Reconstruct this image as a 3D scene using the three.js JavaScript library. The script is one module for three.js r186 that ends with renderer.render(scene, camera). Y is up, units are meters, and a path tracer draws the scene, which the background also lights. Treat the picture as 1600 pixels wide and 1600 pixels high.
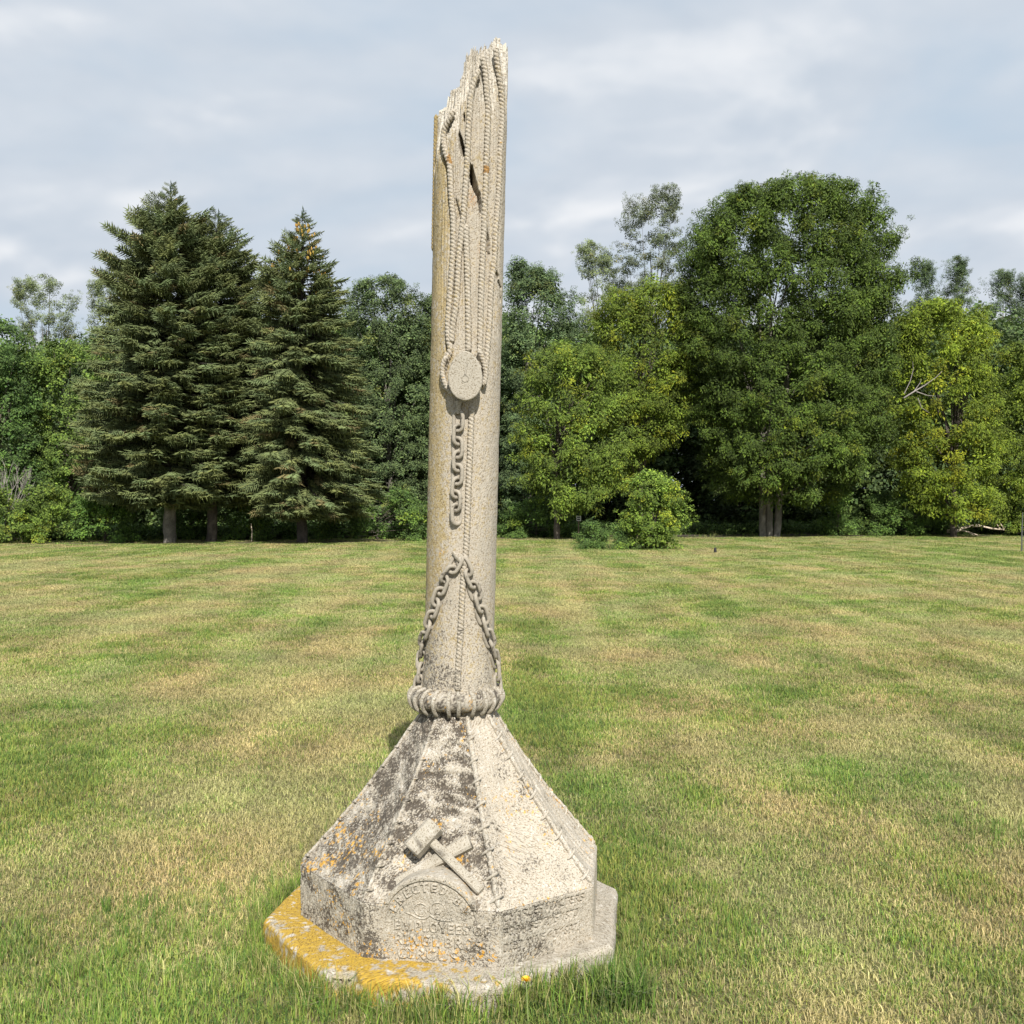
import * as THREE from 'three';
import { createNoise3D } from 'simplex-noise';
import { mergeGeometries } from 'three/addons/utils/BufferGeometryUtils.js';

// ---------- camera, light, sky, exposure ----------
const PITCH = 0.0125;
const scene = new THREE.Scene();
const camera = new THREE.PerspectiveCamera(53.13, 1, 0.05, 600);
const EYE = new THREE.Vector3(0, 1.6, 0); // where the photographer stood
camera.position.copy(EYE);
camera.rotation.x = -PITCH;
const renderer = new THREE.WebGLRenderer();
renderer.toneMapping = THREE.LinearToneMapping;
renderer.toneMappingExposure = 1.32;
renderer.shadowMap.enabled = true;
const SUN_AZ = THREE.MathUtils.degToRad(10), SUN_EL = THREE.MathUtils.degToRad(42);
const sunDir = new THREE.Vector3(Math.sin(SUN_AZ) * Math.cos(SUN_EL), Math.sin(SUN_EL), Math.cos(SUN_AZ) * Math.cos(SUN_EL));
const sun = new THREE.DirectionalLight(new THREE.Color(1.0, 0.955, 0.89), 4.9);
sun.position.copy(sunDir).multiplyScalar(90).add(new THREE.Vector3(0, 0, -25));
sun.target.position.set(0, 0, -25);
sun.castShadow = true;
sun.shadow.mapSize.set(4096, 4096);
Object.assign(sun.shadow.camera, { left: -45, right: 45, top: 45, bottom: -45, near: 1, far: 220 });
scene.add(sun, sun.target);

// ---------- random numbers, noise, small helpers ----------
function rngOf(seed) { let a = seed >>> 0; return () => { a = (a + 0x6D2B79F5) | 0; let t = Math.imul(a ^ (a >>> 15), 1 | a); t = (t + Math.imul(t ^ (t >>> 7), 61 | t)) ^ t; return ((t ^ (t >>> 14)) >>> 0) / 4294967296; }; }
const n3 = createNoise3D(rngOf(11));
const fbm = (x, y, z, o = 4) => { let s = 0, a = 0.5, f = 1; for (let i = 0; i < o; i++) { s += a * n3(x * f, y * f, z * f + i * 17.3); a *= 0.5; f *= 2.03; } return s; };
const clamp = (x, a = 0, b = 1) => Math.min(b, Math.max(a, x));
const sm = (a, b, x) => { const t = clamp((x - a) / (b - a)); return t * t * (3 - 2 * t); };
const lerp = (a, b, t) => a + (b - a) * t;
const mix3 = (a, b, t) => [lerp(a[0], b[0], t), lerp(a[1], b[1], t), lerp(a[2], b[2], t)];
const V = (x, y, z) => new THREE.Vector3(x, y, z);
const table = (rows, x) => { // piecewise linear through rows [x, y...]
  if (x <= rows[0][0]) return rows[0].slice(1);
  for (let i = 1; i < rows.length; i++) if (x <= rows[i][0]) { const t = (x - rows[i - 1][0]) / (rows[i][0] - rows[i - 1][0] || 1); return rows[i].slice(1).map((q, k) => lerp(rows[i - 1][k + 1], q, t)); }
  return rows[rows.length - 1].slice(1);
};
const taken = new Map();
function numbered(name) { const n = taken.get(name) ?? 0; taken.set(name, n + 1); return n ? name + '_' + String(n).padStart(3, '0') : name; }
function shade(o) { o.castShadow = o.receiveShadow = true; return o; }
function tag(o, label, category, group, kind) { o.userData = {}; if (label) o.userData.label = label; if (category) o.userData.category = category; if (group) o.userData.group = group; if (kind) o.userData.kind = kind; return o; }
function thing(name, label, category, p = [0, 0, 0], group) { const o = new THREE.Group(); o.name = numbered(name); o.position.set(...p); scene.add(o); return tag(o, label, category, group); }
function part(name, geo, mat, parent, label) { const m = shade(new THREE.Mesh(geo, mat)); m.name = parent === scene ? numbered(name) : name; if (label) m.userData.label = label; parent.add(m); return m; }
// a point of the place seen at photo coordinates (of 1600) at a depth in metres; used to measure real positions off the photograph
const ray = (u, v) => { const a = (u - 800) / 1600, b = (800 - v) / 1600, c = Math.cos(PITCH), s = Math.sin(PITCH), k = 1 / (c + b * s); return V(a * k, (b * c - s) * k, -1); };
const at = (u, v, d) => ray(u, v).multiplyScalar(d).add(EYE);
const onGround = (u, v, y = 0) => { const r = ray(u, v); return r.multiplyScalar((y - 1.6) / r.y).add(EYE); };

// grid surface: fn(s, t) -> { p: Vector3, c: [r, g, b], uv: [u, v] }
function grid(nu, nv, fn) {
  const P = new Float32Array((nu + 1) * (nv + 1) * 3), C = new Float32Array(P.length), U = new Float32Array((nu + 1) * (nv + 1) * 2), I = [];
  for (let j = 0, k = 0; j <= nv; j++) for (let i = 0; i <= nu; i++, k++) {
    const r = fn(i / nu, j / nv, i, j);
    P[3 * k] = r.p.x; P[3 * k + 1] = r.p.y; P[3 * k + 2] = r.p.z; C.set(r.c, 3 * k); U.set(r.uv, 2 * k);
  }
  for (let j = 0; j < nv; j++) for (let i = 0; i < nu; i++) { const a = j * (nu + 1) + i, b = a + 1, c = a + nu + 1, d = c + 1; I.push(a, b, d, a, d, c); }
  const g = new THREE.BufferGeometry();
  g.setAttribute('position', new THREE.BufferAttribute(P, 3)); g.setAttribute('color', new THREE.BufferAttribute(C, 3)); g.setAttribute('uv', new THREE.BufferAttribute(U, 2)); g.setIndex(I);
  g.computeVertexNormals();
  return g;
}
function paint(g, fn) { // vertex colours from position
  const p = g.attributes.position, c = new Float32Array(p.count * 3);
  for (let i = 0; i < p.count; i++) c.set(fn(p.getX(i), p.getY(i), p.getZ(i)), 3 * i);
  g.setAttribute('color', new THREE.BufferAttribute(c, 3)); return g;
}
function merge(list) { const g = mergeGeometries(list.map((x) => { const y = x.index ? x.toNonIndexed() : x; for (const k of Object.keys(y.attributes)) if (!['position', 'normal', 'color', 'uv'].includes(k)) y.deleteAttribute(k); return y; })); return g; }
// tapered tube through points [Vector3], radii
function limb(points, radii, sides = 7, rough = 0, seed = 1) {
  const n = points.length, P = [], I = [], U = []; let len = 0; const up = V(0.31, 0.2, 0.93).normalize();
  for (let i = 0; i < n; i++) {
    const t = points[Math.min(n - 1, i + 1)].clone().sub(points[Math.max(0, i - 1)]).normalize();
    const a = V().crossVectors(t, Math.abs(t.dot(up)) > 0.95 ? V(1, 0, 0) : up).normalize(), b = V().crossVectors(t, a);
    if (i) len += points[i].distanceTo(points[i - 1]);
    for (let j = 0; j <= sides; j++) {
      const f = (j % sides) / sides * Math.PI * 2, r = radii[i] * (1 + rough * n3(Math.cos(f) * 2 + seed, Math.sin(f) * 2, len * 2.5));
      P.push(points[i].x + r * (a.x * Math.cos(f) + b.x * Math.sin(f)), points[i].y + r * (a.y * Math.cos(f) + b.y * Math.sin(f)), points[i].z + r * (a.z * Math.cos(f) + b.z * Math.sin(f)));
      U.push(j / sides * Math.PI * 2 * radii[0], len);
    }
  }
  for (let i = 0; i < n - 1; i++) for (let j = 0; j < sides; j++) { const a = i * (sides + 1) + j, b = a + 1, c = a + sides + 1, d = c + 1; I.push(a, c, d, a, d, b); }
  const g = new THREE.BufferGeometry(); g.setAttribute('position', new THREE.Float32BufferAttribute(P, 3)); g.setAttribute('uv', new THREE.Float32BufferAttribute(U, 2)); g.setIndex(I); g.computeVertexNormals();
  return paint(g, (x, y, z) => { const k = 0.85 + 0.45 * fbm(x * 5 + seed, y * 3.2, z * 5, 3) + 0.5 * sm(0.3, 0.5, n3(x * 3 + seed, y * 1.6, z * 3)); return [k, k, k]; }); // bark patches
}

// ---------- sky: thin veil of cloud over pale blue ----------
{
  const W = 2048, H = 1024, D = new Float32Array(W * H * 4);
  for (let j = 0; j < H; j++) {
    const el = ((j + 0.5) / H - 0.5) * Math.PI, y = Math.sin(el), c = Math.cos(el);
    for (let i = 0; i < W; i++) {
      const az = ((i + 0.5) / W - 0.5) * 2 * Math.PI, x = c * Math.cos(az), z = c * Math.sin(az), o = (j * W + i) * 4;
      let col = [0.42, 0.48, 0.54];
      if (y > -0.02) {
        const k = 1 / (Math.max(y, 0) + 0.16), px = x * k, pz = z * k;
        const w = fbm(px * 0.35 + 3, pz * 0.35, 5, 3) * 0.9;
        const f = fbm(px * 0.85 + w, pz * 1.15 + w * 0.6, 1.7, 6), g = fbm(px * 2.6 + w * 2, pz * 3.0, 9.2, 5);
        const m = sm(-0.75, 0.12, f + 0.16 * g + 0.06), br = sm(0.02, 0.55, f + 0.4 * g) ;
        const blue = mix3([0.475, 0.565, 0.66], [0.36, 0.47, 0.60], sm(0.1, 0.8, y));
        const cloud = mix3([0.55, 0.60, 0.665], [0.76, 0.775, 0.80], br * 0.85 + 0.24 * g + 0.16 * fbm(px * 7, pz * 8, 3.3, 4));
        col = mix3(blue, cloud, m * 0.95).map((e) => e * 0.89);
      }
      D[o] = col[0]; D[o + 1] = col[1]; D[o + 2] = col[2]; D[o + 3] = 1;
    }
  }
  const t = new THREE.DataTexture(D, W, H, THREE.RGBAFormat, THREE.FloatType);
  t.mapping = THREE.EquirectangularReflectionMapping; t.magFilter = t.minFilter = THREE.LinearFilter; t.wrapS = THREE.RepeatWrapping; t.needsUpdate = true;
  scene.background = t; scene.environment = t;
}

// ---------- materials ----------
function tileTexture(N, fn, srgb = false) {
  const d = new Uint8Array(N * N * 4);
  for (let j = 0; j < N; j++) for (let i = 0; i < N; i++) { const c = fn(i / N, j / N); for (let k = 0; k < 3; k++) d[(j * N + i) * 4 + k] = clamp(c[k]) * 255; d[(j * N + i) * 4 + 3] = 255; }
  const t = new THREE.DataTexture(d, N, N); t.wrapS = t.wrapT = THREE.RepeatWrapping; t.magFilter = THREE.LinearFilter; t.minFilter = THREE.LinearMipmapLinearFilter; t.generateMipmaps = true; if (srgb) t.colorSpace = THREE.SRGBColorSpace; t.needsUpdate = true; return t;
}
const tau = Math.PI * 2, tor = (u, v, f, o) => { const a = u * tau, b = v * tau, k = f / tau; return [Math.cos(a) * k + o, Math.sin(a) * k, Math.cos(b) * k + o * 0.7, Math.sin(b) * k]; };
const tn = (u, v, f, o) => { const q = tor(u, v, f, o); return n3(q[0] + q[2] * 1.37, q[1] + q[3] * 1.21, q[2] - q[1] * 0.53 + q[3]); };
// pepper grain of the stone: light body, tan and dark grains of a few millimetres; one tile is 0.8 m
const pepper = tileTexture(1024, (u, v) => {
  const a = tn(u, v, 120, 3.1) + 0.35 * tn(u, v, 230, 1.3), b = tn(u, v, 170, 9.4), c = tn(u, v, 40, 5.5), g = 0.93 + 0.05 * c;
  const dark = sm(0.3, 0.56, a + 0.25 * c), tan = sm(0.42, 0.7, b);
  let q = mix3([g, g, g], [0.66, 0.58, 0.44], tan * 0.7); q = mix3(q, [0.34, 0.29, 0.22], dark * 0.78); return q;
});
const grit = tileTexture(512, (u, v) => { const x = 0.5 + 0.28 * tn(u, v, 60, 2.2) + 0.22 * tn(u, v, 130, 7.7); return [x, x, x]; });
const thatch = tileTexture(1024, (u, v) => { const a = tn(u, v, 40, 1.1), b = tn(u, v, 120, 4.4), c = tn(u, v, 220, 8.4), x = 0.62 + 0.16 * a + 0.16 * b + 0.14 * c; return [x, x * 0.98, x * 0.9]; });
const barkTex = tileTexture(512, (u, v) => { const a = tn(u * 1, v, 22, 2.1), r = Math.abs(tn(u, v, 34, 6.1)), x = 0.45 + 0.5 * r + 0.2 * a; return [x, x, x]; });
const std = (o) => new THREE.MeshStandardMaterial({ roughness: 0.9, metalness: 0, ...o });
const phys = (o) => new THREE.MeshPhysicalMaterial({ roughness: 0.9, metalness: 0, ...o });
const M = {
  stone: std({ map: pepper, bumpMap: grit, bumpScale: 0.0008, vertexColors: true, roughness: 0.92 }),
  lawn: std({ map: thatch, vertexColors: true, roughness: 1 }),
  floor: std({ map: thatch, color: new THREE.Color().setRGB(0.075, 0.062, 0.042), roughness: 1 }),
  leaf: phys({ vertexColors: true, transmission: 0.34, thickness: 0, roughness: 0.88, specularIntensity: 0.5, side: THREE.DoubleSide }),
  needle: phys({ vertexColors: true, roughness: 0.75, specularIntensity: 0.6, side: THREE.DoubleSide }),
  grass: phys({ vertexColors: true, transmission: 0.3, thickness: 0, roughness: 0.88, specularIntensity: 0.5, side: THREE.DoubleSide }),
  bark: std({ vertexColors: true, map: barkTex, bumpMap: barkTex, bumpScale: 0.02, color: new THREE.Color().setRGB(0.20, 0.165, 0.135) }),
  barkDark: std({ vertexColors: true, map: barkTex, bumpMap: barkTex, bumpScale: 0.02, color: new THREE.Color().setRGB(0.12, 0.10, 0.085) }),
  barkPale: std({ vertexColors: true, map: barkTex, bumpMap: barkTex, bumpScale: 0.015, color: new THREE.Color().setRGB(0.34, 0.31, 0.26) }),
  dead: std({ vertexColors: true, color: new THREE.Color().setRGB(0.27, 0.24, 0.22) }),
  bleached: std({ vertexColors: true, color: new THREE.Color().setRGB(0.60, 0.50, 0.38) }),
  white: std({ color: new THREE.Color().setRGB(0.72, 0.73, 0.72), roughness: 0.5 }),
  black: std({ color: new THREE.Color().setRGB(0.012, 0.012, 0.014), roughness: 0.6 }),
  wood: std({ color: new THREE.Color().setRGB(0.22, 0.17, 0.12) }),
  metal: std({ color: new THREE.Color().setRGB(0.09, 0.09, 0.085), roughness: 0.6 }),
  petal: std({ color: new THREE.Color().setRGB(0.75, 0.46, 0.02), roughness: 0.7, side: THREE.DoubleSide }),
};

// ---------- the ground ----------
const AX = -0.2, AZ = -3.66; // where the monument stands
const mound = (x, z) => 0.062 * sm(1.5, 0.66, Math.hypot(x + 0.245, z + 3.66)) + 0.012 * fbm(x * 0.8, z * 0.8, 3, 2);
const lawnPatch = (x, z) => { // 0 green .. 1 straw; mown lines run away from the camera
  const lines = 0.6 * n3(x * 0.62 + 0.25 * n3(x * 0.3, z * 0.2, 3), z * 0.07, 2.2) + 0.6 * n3(x * 1.5, z * 0.05, 7.2);
  return 0.5 + 0.36 * lines + 0.52 * fbm(x * 0.33 + 7, z * 0.24, 4.1, 3) + 0.22 * n3(x * 1.7, z * 1.1, 8);
};
{
  const zs = [], xs = []; for (let k = 0; k <= 260; k++) zs.push(4 - 56 * Math.pow(k / 260, 1.35)); for (let k = -110; k <= 110; k++) xs.push(Math.sign(k) * 95 * Math.pow(Math.abs(k) / 110, 2.1));
  const g = grid(xs.length - 1, zs.length - 1, (s, t, i, j) => {
    const x = xs[i], z = zs[j], w = clamp(lawnPatch(x, z)), q = mix3([0.14, 0.15, 0.05], [0.30, 0.26, 0.12], w * 0.9), k = 0.85 + 0.25 * n3(x * 5, z * 5, 1);
    return { p: V(x, mound(x, z), z), c: q.map((e) => e * k), uv: [x / 0.9, -z / 0.9] };
  });
  tag(part('lawn', g, M.lawn, scene), null, null, null, 'structure');
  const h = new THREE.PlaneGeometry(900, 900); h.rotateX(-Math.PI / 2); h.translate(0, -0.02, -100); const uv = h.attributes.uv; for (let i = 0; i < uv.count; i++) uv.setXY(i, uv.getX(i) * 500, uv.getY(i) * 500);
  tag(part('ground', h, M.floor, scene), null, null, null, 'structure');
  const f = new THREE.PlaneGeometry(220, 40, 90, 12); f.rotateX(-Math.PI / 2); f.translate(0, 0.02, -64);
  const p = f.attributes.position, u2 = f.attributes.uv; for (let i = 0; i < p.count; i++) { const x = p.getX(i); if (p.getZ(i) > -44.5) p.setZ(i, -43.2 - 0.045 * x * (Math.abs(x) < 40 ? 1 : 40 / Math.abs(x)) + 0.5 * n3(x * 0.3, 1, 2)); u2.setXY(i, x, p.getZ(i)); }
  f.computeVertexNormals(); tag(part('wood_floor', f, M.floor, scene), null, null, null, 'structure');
}

// ---------- the monument ----------
const mon = thing('monument', 'weathered stone monument carved as a broken rope hung tent pole over a canvas base', 'monument', [AX, 0, AZ]);
const REL = V(AX, 0, AZ);
const mpart = (name, geo, mat = M.stone, parent = mon, label) => { geo.translate(-AX, 0, -AZ); return part(name, geo, mat, parent, label); };
const BASE = [0.465, 0.416, 0.338], OLIVE = [0.37, 0.285, 0.12], GREY = [0.37, 0.345, 0.285], DARK = [0.075, 0.062, 0.048], ORANGE = [0.62, 0.34, 0.045], YELLOW = [0.47, 0.30, 0.025], PALE = [0.57, 0.535, 0.47], UMBER = [0.17, 0.135, 0.095];
// lichens and weather on stone at a point; amounts 0..1. Every patch has its own grain and outline.
function weather(x, y, z, o) {
  const f1 = n3(x * 62, y * 62, z * 62), f2 = n3(x * 150 + 5, y * 150, z * 150), f3 = n3(x * 320, y * 320, z * 320 + 4), m1 = fbm(x * 9, y * 9, z * 9 + 3, 3), m2 = fbm(x * 6.5 + 9, y * 6.5, z * 6.5, 2);
  let c = mix3(BASE, GREY, clamp((o.grey ?? 0.2) + 0.35 * m1 + 0.15 * f1));
  if (o.olive) c = mix3(c, OLIVE, sm(0.25, -0.35, 0.55 * f1 + 0.45 * f2 + 0.5 * m1 - o.olive + 0.45) * 0.8);
  if (o.umber) c = mix3(c, UMBER, sm(0.1, 0.4, 0.8 * m1 + 0.45 * f1 + 0.4 * f2 + o.umber - 0.5) * 0.75);
  if (o.dark) c = mix3(c, DARK, sm(0.0, 0.28, 0.7 * m1 + 0.5 * f1 + 0.6 * f2 + 0.4 * f3 + o.dark - 0.66) * 0.92);
  if (o.pale) c = mix3(c, PALE, sm(0.15, 0.35, 0.6 * f1 - 0.6 * m1 + 0.35 * f2 + o.pale - 0.5) * 0.85);
  if (o.orange) c = mix3(c, ORANGE, sm(0.12, 0.3, 0.75 * m2 + 0.55 * n3(x * 48, y * 48 + 7, z * 48) + 0.3 * f2 + o.orange - 0.75) * 0.88);
  return c;
}
// axis and radius of the leaning pole
const axis = (h) => V(-0.1915 + 0.0235 * (h - 0.96), h, AZ);
const radius = (h) => 0.1235 + Math.max(0, h - 1.12) * 0.0018 + (h < 1.12 ? 0.021 * Math.pow((1.12 - h) / 0.25, 2) : 0);
const onPole = (th, h, off = 0) => { const c = axis(h), r = radius(h) + off; return V(c.x + r * Math.sin(th), h, c.z + r * Math.cos(th)); };
function poleAngle(u, v) { let th = 0, h = 1.6, d = 3.54; for (let k = 0; k < 5; k++) { const p = at(u, v, d); h = p.y; const r = radius(h); th = Math.asin(clamp((p.x - axis(h).x) / r, -0.985, 0.985)); d = -AZ - r * Math.cos(th); } return [th, h]; }
const poleLine = (list, off = 0) => list.map(([u, v]) => { const [t, h] = poleAngle(u, v); return onPole(t, h, off); });

// octagonal block: corners at its foot, read from the photograph; the hidden three mirror the seen ones
const OC = V(-0.205, 0, -3.66);
const VB = [V(-0.74, 0, -3.558), V(-0.473, 0, -3.222), V(-0.039, 0, -3.144), V(0.268, 0, -3.353), V(0.312, 0, -3.745)];
for (const k of [1, 2, 3]) VB.push(V(2 * OC.x - VB[k].x, 0, 2 * OC.z - VB[k].z));
const Y0 = 0.15, Y1 = 0.326;

// plinth slab
{
  const PC = V(-0.222, 0, -3.66), PV = []; for (let k = 0; k < 8; k++) { const a = THREE.MathUtils.degToRad(-167.5 + 45 * k); PV.push(V(PC.x + 0.655 * Math.cos(a) * (k === 4 ? 0.96 : 1), 0, PC.z - 0.655 * Math.sin(a))); }
  const geos = [], chipAt = V(PV[1].x + 0.05, Y0, PV[1].z + 0.01);
  const color = (x, y, z) => {
    const yl = 0.72 - 1.05 * sm(-0.55, 0.2, x) + 0.6 * fbm(x * 6, y * 6, z * 6, 3) + 0.25 * n3(x * 24, y * 24, z * 24), f1 = n3(x * 70, y * 70, z * 70), f2 = n3(x * 160, y * 160, z * 160);
    let c = weather(x, y, z, { grey: 0.45, umber: 0.2 });
    c = mix3(c, YELLOW, sm(0.25, 0.5, yl + 0.35 * fbm(x * 16, y * 16, z * 16 + 2, 3) + 0.16 * f1 - 0.1 + 0.1 * f2) * 0.95);
    c = mix3(c, UMBER, sm(0.5, 0.75, f2 + 0.25 * f1) * 0.6);
    return mix3(c, PALE, sm(0.46, 0.6, fbm(x * 17 + 4, y * 17, z * 17, 3) + 0.16 * f1 + 0.1) * 0.95);
  };
  for (let k = 0; k < 8; k++) {
    const a = PV[k], b = PV[(k + 1) % 8], seen = k < 4 || k === 7, nu = seen ? 130 : 8, n = V(b.z - a.z, 0, a.x - b.x).normalize(); if (n.dot(a.clone().sub(PC)) < 0) n.negate();
    const wob = (p) => 0.006 * fbm(p.x * 7, p.y * 7, p.z * 7, 3) + 0.0018 * n3(p.x * 60, p.y * 60, p.z * 60);
    // profile across: foot of the side, rounded upper edge, top in to under the block
    const prof = []; for (let j = 0; j <= 14; j++) prof.push([0, -0.05 + (Y0 + 0.03) * j / 14]); for (let j = 1; j <= 6; j++) { const q = j / 6 * Math.PI / 2; prof.push([0.02 * (1 - Math.cos(q)), Y0 - 0.02 + 0.02 * Math.sin(q)]); } for (let j = 1; j <= 44; j++) prof.push([0.02 + 0.2 * j / 44, Y0]);
    geos.push(grid(nu, seen ? prof.length - 1 : prof.length - 1, (s, t, i, j) => {
      const [inn, y] = prof[j], p = a.clone().lerp(b, s), c = p.clone().sub(PC).multiplyScalar(1 - inn / 0.605).add(PC); c.y = y;
      const q = wob(c); if (y < Y0 - 0.001) c.addScaledVector(n, q); else c.y += q * 0.6;
      const ch = sm(0.075, 0.03, c.distanceTo(chipAt) + 0.012 * n3(c.x * 30, c.y * 30, c.z * 30)); if (ch > 0 && inn < 0.06) { c.addScaledVector(n, -0.022 * ch); if (y > Y0 - 0.02) c.y -= 0.02 * ch; }
      let col = color(c.x, c.y, c.z); if (ch > 0.6) col = mix3(col, GREY, 0.75);
      return { p: c, c: col, uv: [(s * 0.5 + k * 0.5) / 1.0, (inn + y) / 1.0] };
    }));
  }
  mpart('plinth_slab', merge(geos), M.stone, mon, 'octagonal footing slab with yellow lichen on its left side');
}

// block faces with raised or cut writing; heights come from a drawn relief
function relief(wM, hM, draw, blur = 2) {
  const S = 2000, W = Math.round(wM * S), H = Math.round(hM * S), cv = document.createElement('canvas'); cv.width = W; cv.height = H;
  const g = cv.getContext('2d'); g.fillStyle = '#000'; g.fillRect(0, 0, W, H); g.fillStyle = g.strokeStyle = '#fff'; g.textAlign = 'left'; g.textBaseline = 'alphabetic'; g.lineCap = 'round';
  draw(g, (x) => x * S, (y) => H - y * S, S);
  const d = g.getImageData(0, 0, W, H).data; let a = new Float32Array(W * H); for (let i = 0; i < W * H; i++) a[i] = d[4 * i] / 255;
  for (let r = 0; r < 2; r++) { const b = new Float32Array(W * H); for (let y = 0; y < H; y++) for (let x = 0; x < W; x++) { let s = 0, n = 0; for (let dy = -blur; dy <= blur; dy++) for (let dx = -blur; dx <= blur; dx++) { const X = x + dx, Y = y + dy; if (X >= 0 && Y >= 0 && X < W && Y < H) { s += a[Y * W + X]; n++; } } b[y * W + x] = s / n; } a = b; }
  return (x, y) => { const X = clamp(x * S, 0, W - 1.01), Y = clamp(H - y * S, 0, H - 1.01), i = Math.floor(X), j = Math.floor(Y), fx = X - i, fy = Y - j; return lerp(lerp(a[j * W + i], a[j * W + i + 1], fx), lerp(a[(j + 1) * W + i], a[(j + 1) * W + i + 1], fx), fy); };
}
function fitText(g, text, x, y, w, h, X, Yf, S, style = 'bold', slant = 0) { // one line between x and x + w, capitals h high
  g.save(); g.font = style + ' 100px sans-serif'; const m = g.measureText(text).width; g.translate(X(x), Yf(y)); g.transform(w * S / m, 0, slant, h * S / 73, 0, 0); g.fillText(text, 0, 0); g.restore();
}
const LW = VB[0].distanceTo(VB[1]), FW = VB[1].distanceTo(VB[2]), RW = VB[2].distanceTo(VB[3]), HT = 0.30;
const frontArch = (x) => { const q = x - FW / 2, c = 0.108, R = 0.166; return Math.abs(q) < 0.1475 ? c + Math.sqrt(Math.max(0, R * R - q * q)) : Y1 - Y0; };
const drawFront = (g, X, Yf, S) => {
  const cx = FW / 2, cy = 0.108;
  g.fillStyle = '#fff';
  fitText(g, 'EMPLOYEES OF', cx - 0.118, 0.098, 0.312, 0.031, X, Yf, S); fitText(g, 'RINGL BROS', cx - 0.118, 0.053, 0.285, 0.034, X, Yf, S); fitText(g, 'CIRCUS', cx - 0.108, 0.010, 0.20, 0.034, X, Yf, S); 
  const arc = [['E', 154], ['R', 140], ['E', 125.5], ['C', 112], ['T', 98], ['E', 85], ['D', 71], ['B', 46], ['Y', 30]];
  for (const [ch, deg] of arc) { const a = deg * Math.PI / 180; g.save(); g.translate(X(cx + 0.116 * Math.cos(a)), Yf(cy + 0.116 * Math.sin(a))); g.rotate(Math.PI / 2 - a); g.font = 'bold 100px sans-serif'; const m = g.measureText(ch).width; g.scale(0.026 * S / m, 0.027 * S / 73); g.fillText(ch, -m / 2, 0); g.restore(); }
  g.lineWidth = 0.0035 * S; // two curling scrolls under the arched line
  g.strokeStyle = '#bbb'; g.beginPath(); g.moveTo(X(cx - 0.075), Yf(0.152)); g.bezierCurveTo(X(cx - 0.05), Yf(0.15), X(cx - 0.05), Yf(0.135), X(cx - 0.02), Yf(0.138)); g.bezierCurveTo(X(cx - 0.005), Yf(0.14), X(cx - 0.002), Yf(0.15), X(cx), Yf(0.152)); g.bezierCurveTo(X(cx + 0.01), Yf(0.142), X(cx + 0.03), Yf(0.132), X(cx + 0.075), Yf(0.14)); g.stroke();
  g.beginPath(); g.arc(X(cx - 0.03), Yf(0.166), 0.02 * S, 1.2, 5.6); g.stroke(); g.beginPath(); g.arc(X(cx + 0.025), Yf(0.168), 0.024 * S, 2.6, 7.2); g.stroke(); g.beginPath(); g.arc(X(cx + 0.025), Yf(0.165), 0.009 * S, 0, 5); g.stroke();
};
const front = relief(FW, HT, drawFront, 1), frontWide = relief(FW, HT, drawFront, 4);
const archLine = (x, y) => Math.abs(Math.hypot(x - FW / 2, y - 0.108) - 0.148);
const right = relief(RW, 0.2, (g, X, Yf, S) => {
  fitText(g, 'CHARLES WALTERS', 0.012, 0.136, 0.32, 0.026, X, Yf, S, 'bold', -0.12); fitText(g, 'BORN SEPT.15 1870', 0.012, 0.090, 0.295, 0.028, X, Yf, S, 'bold', -0.12); fitText(g, 'DIED JUNE 10,1897.', 0.012, 0.042, 0.30, 0.028, X, Yf, S, 'bold', -0.12);
}, 1);
const left = relief(LW, 0.2, (g, X, Yf, S) => { fitText(g, '1897', 0.25, 0.04, 0.1, 0.03, X, Yf, S, '', -0.1); fitText(g, 'CH', 0.2, 0.125, 0.08, 0.03, X, Yf, S, '', -0.1); }, 2);
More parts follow.
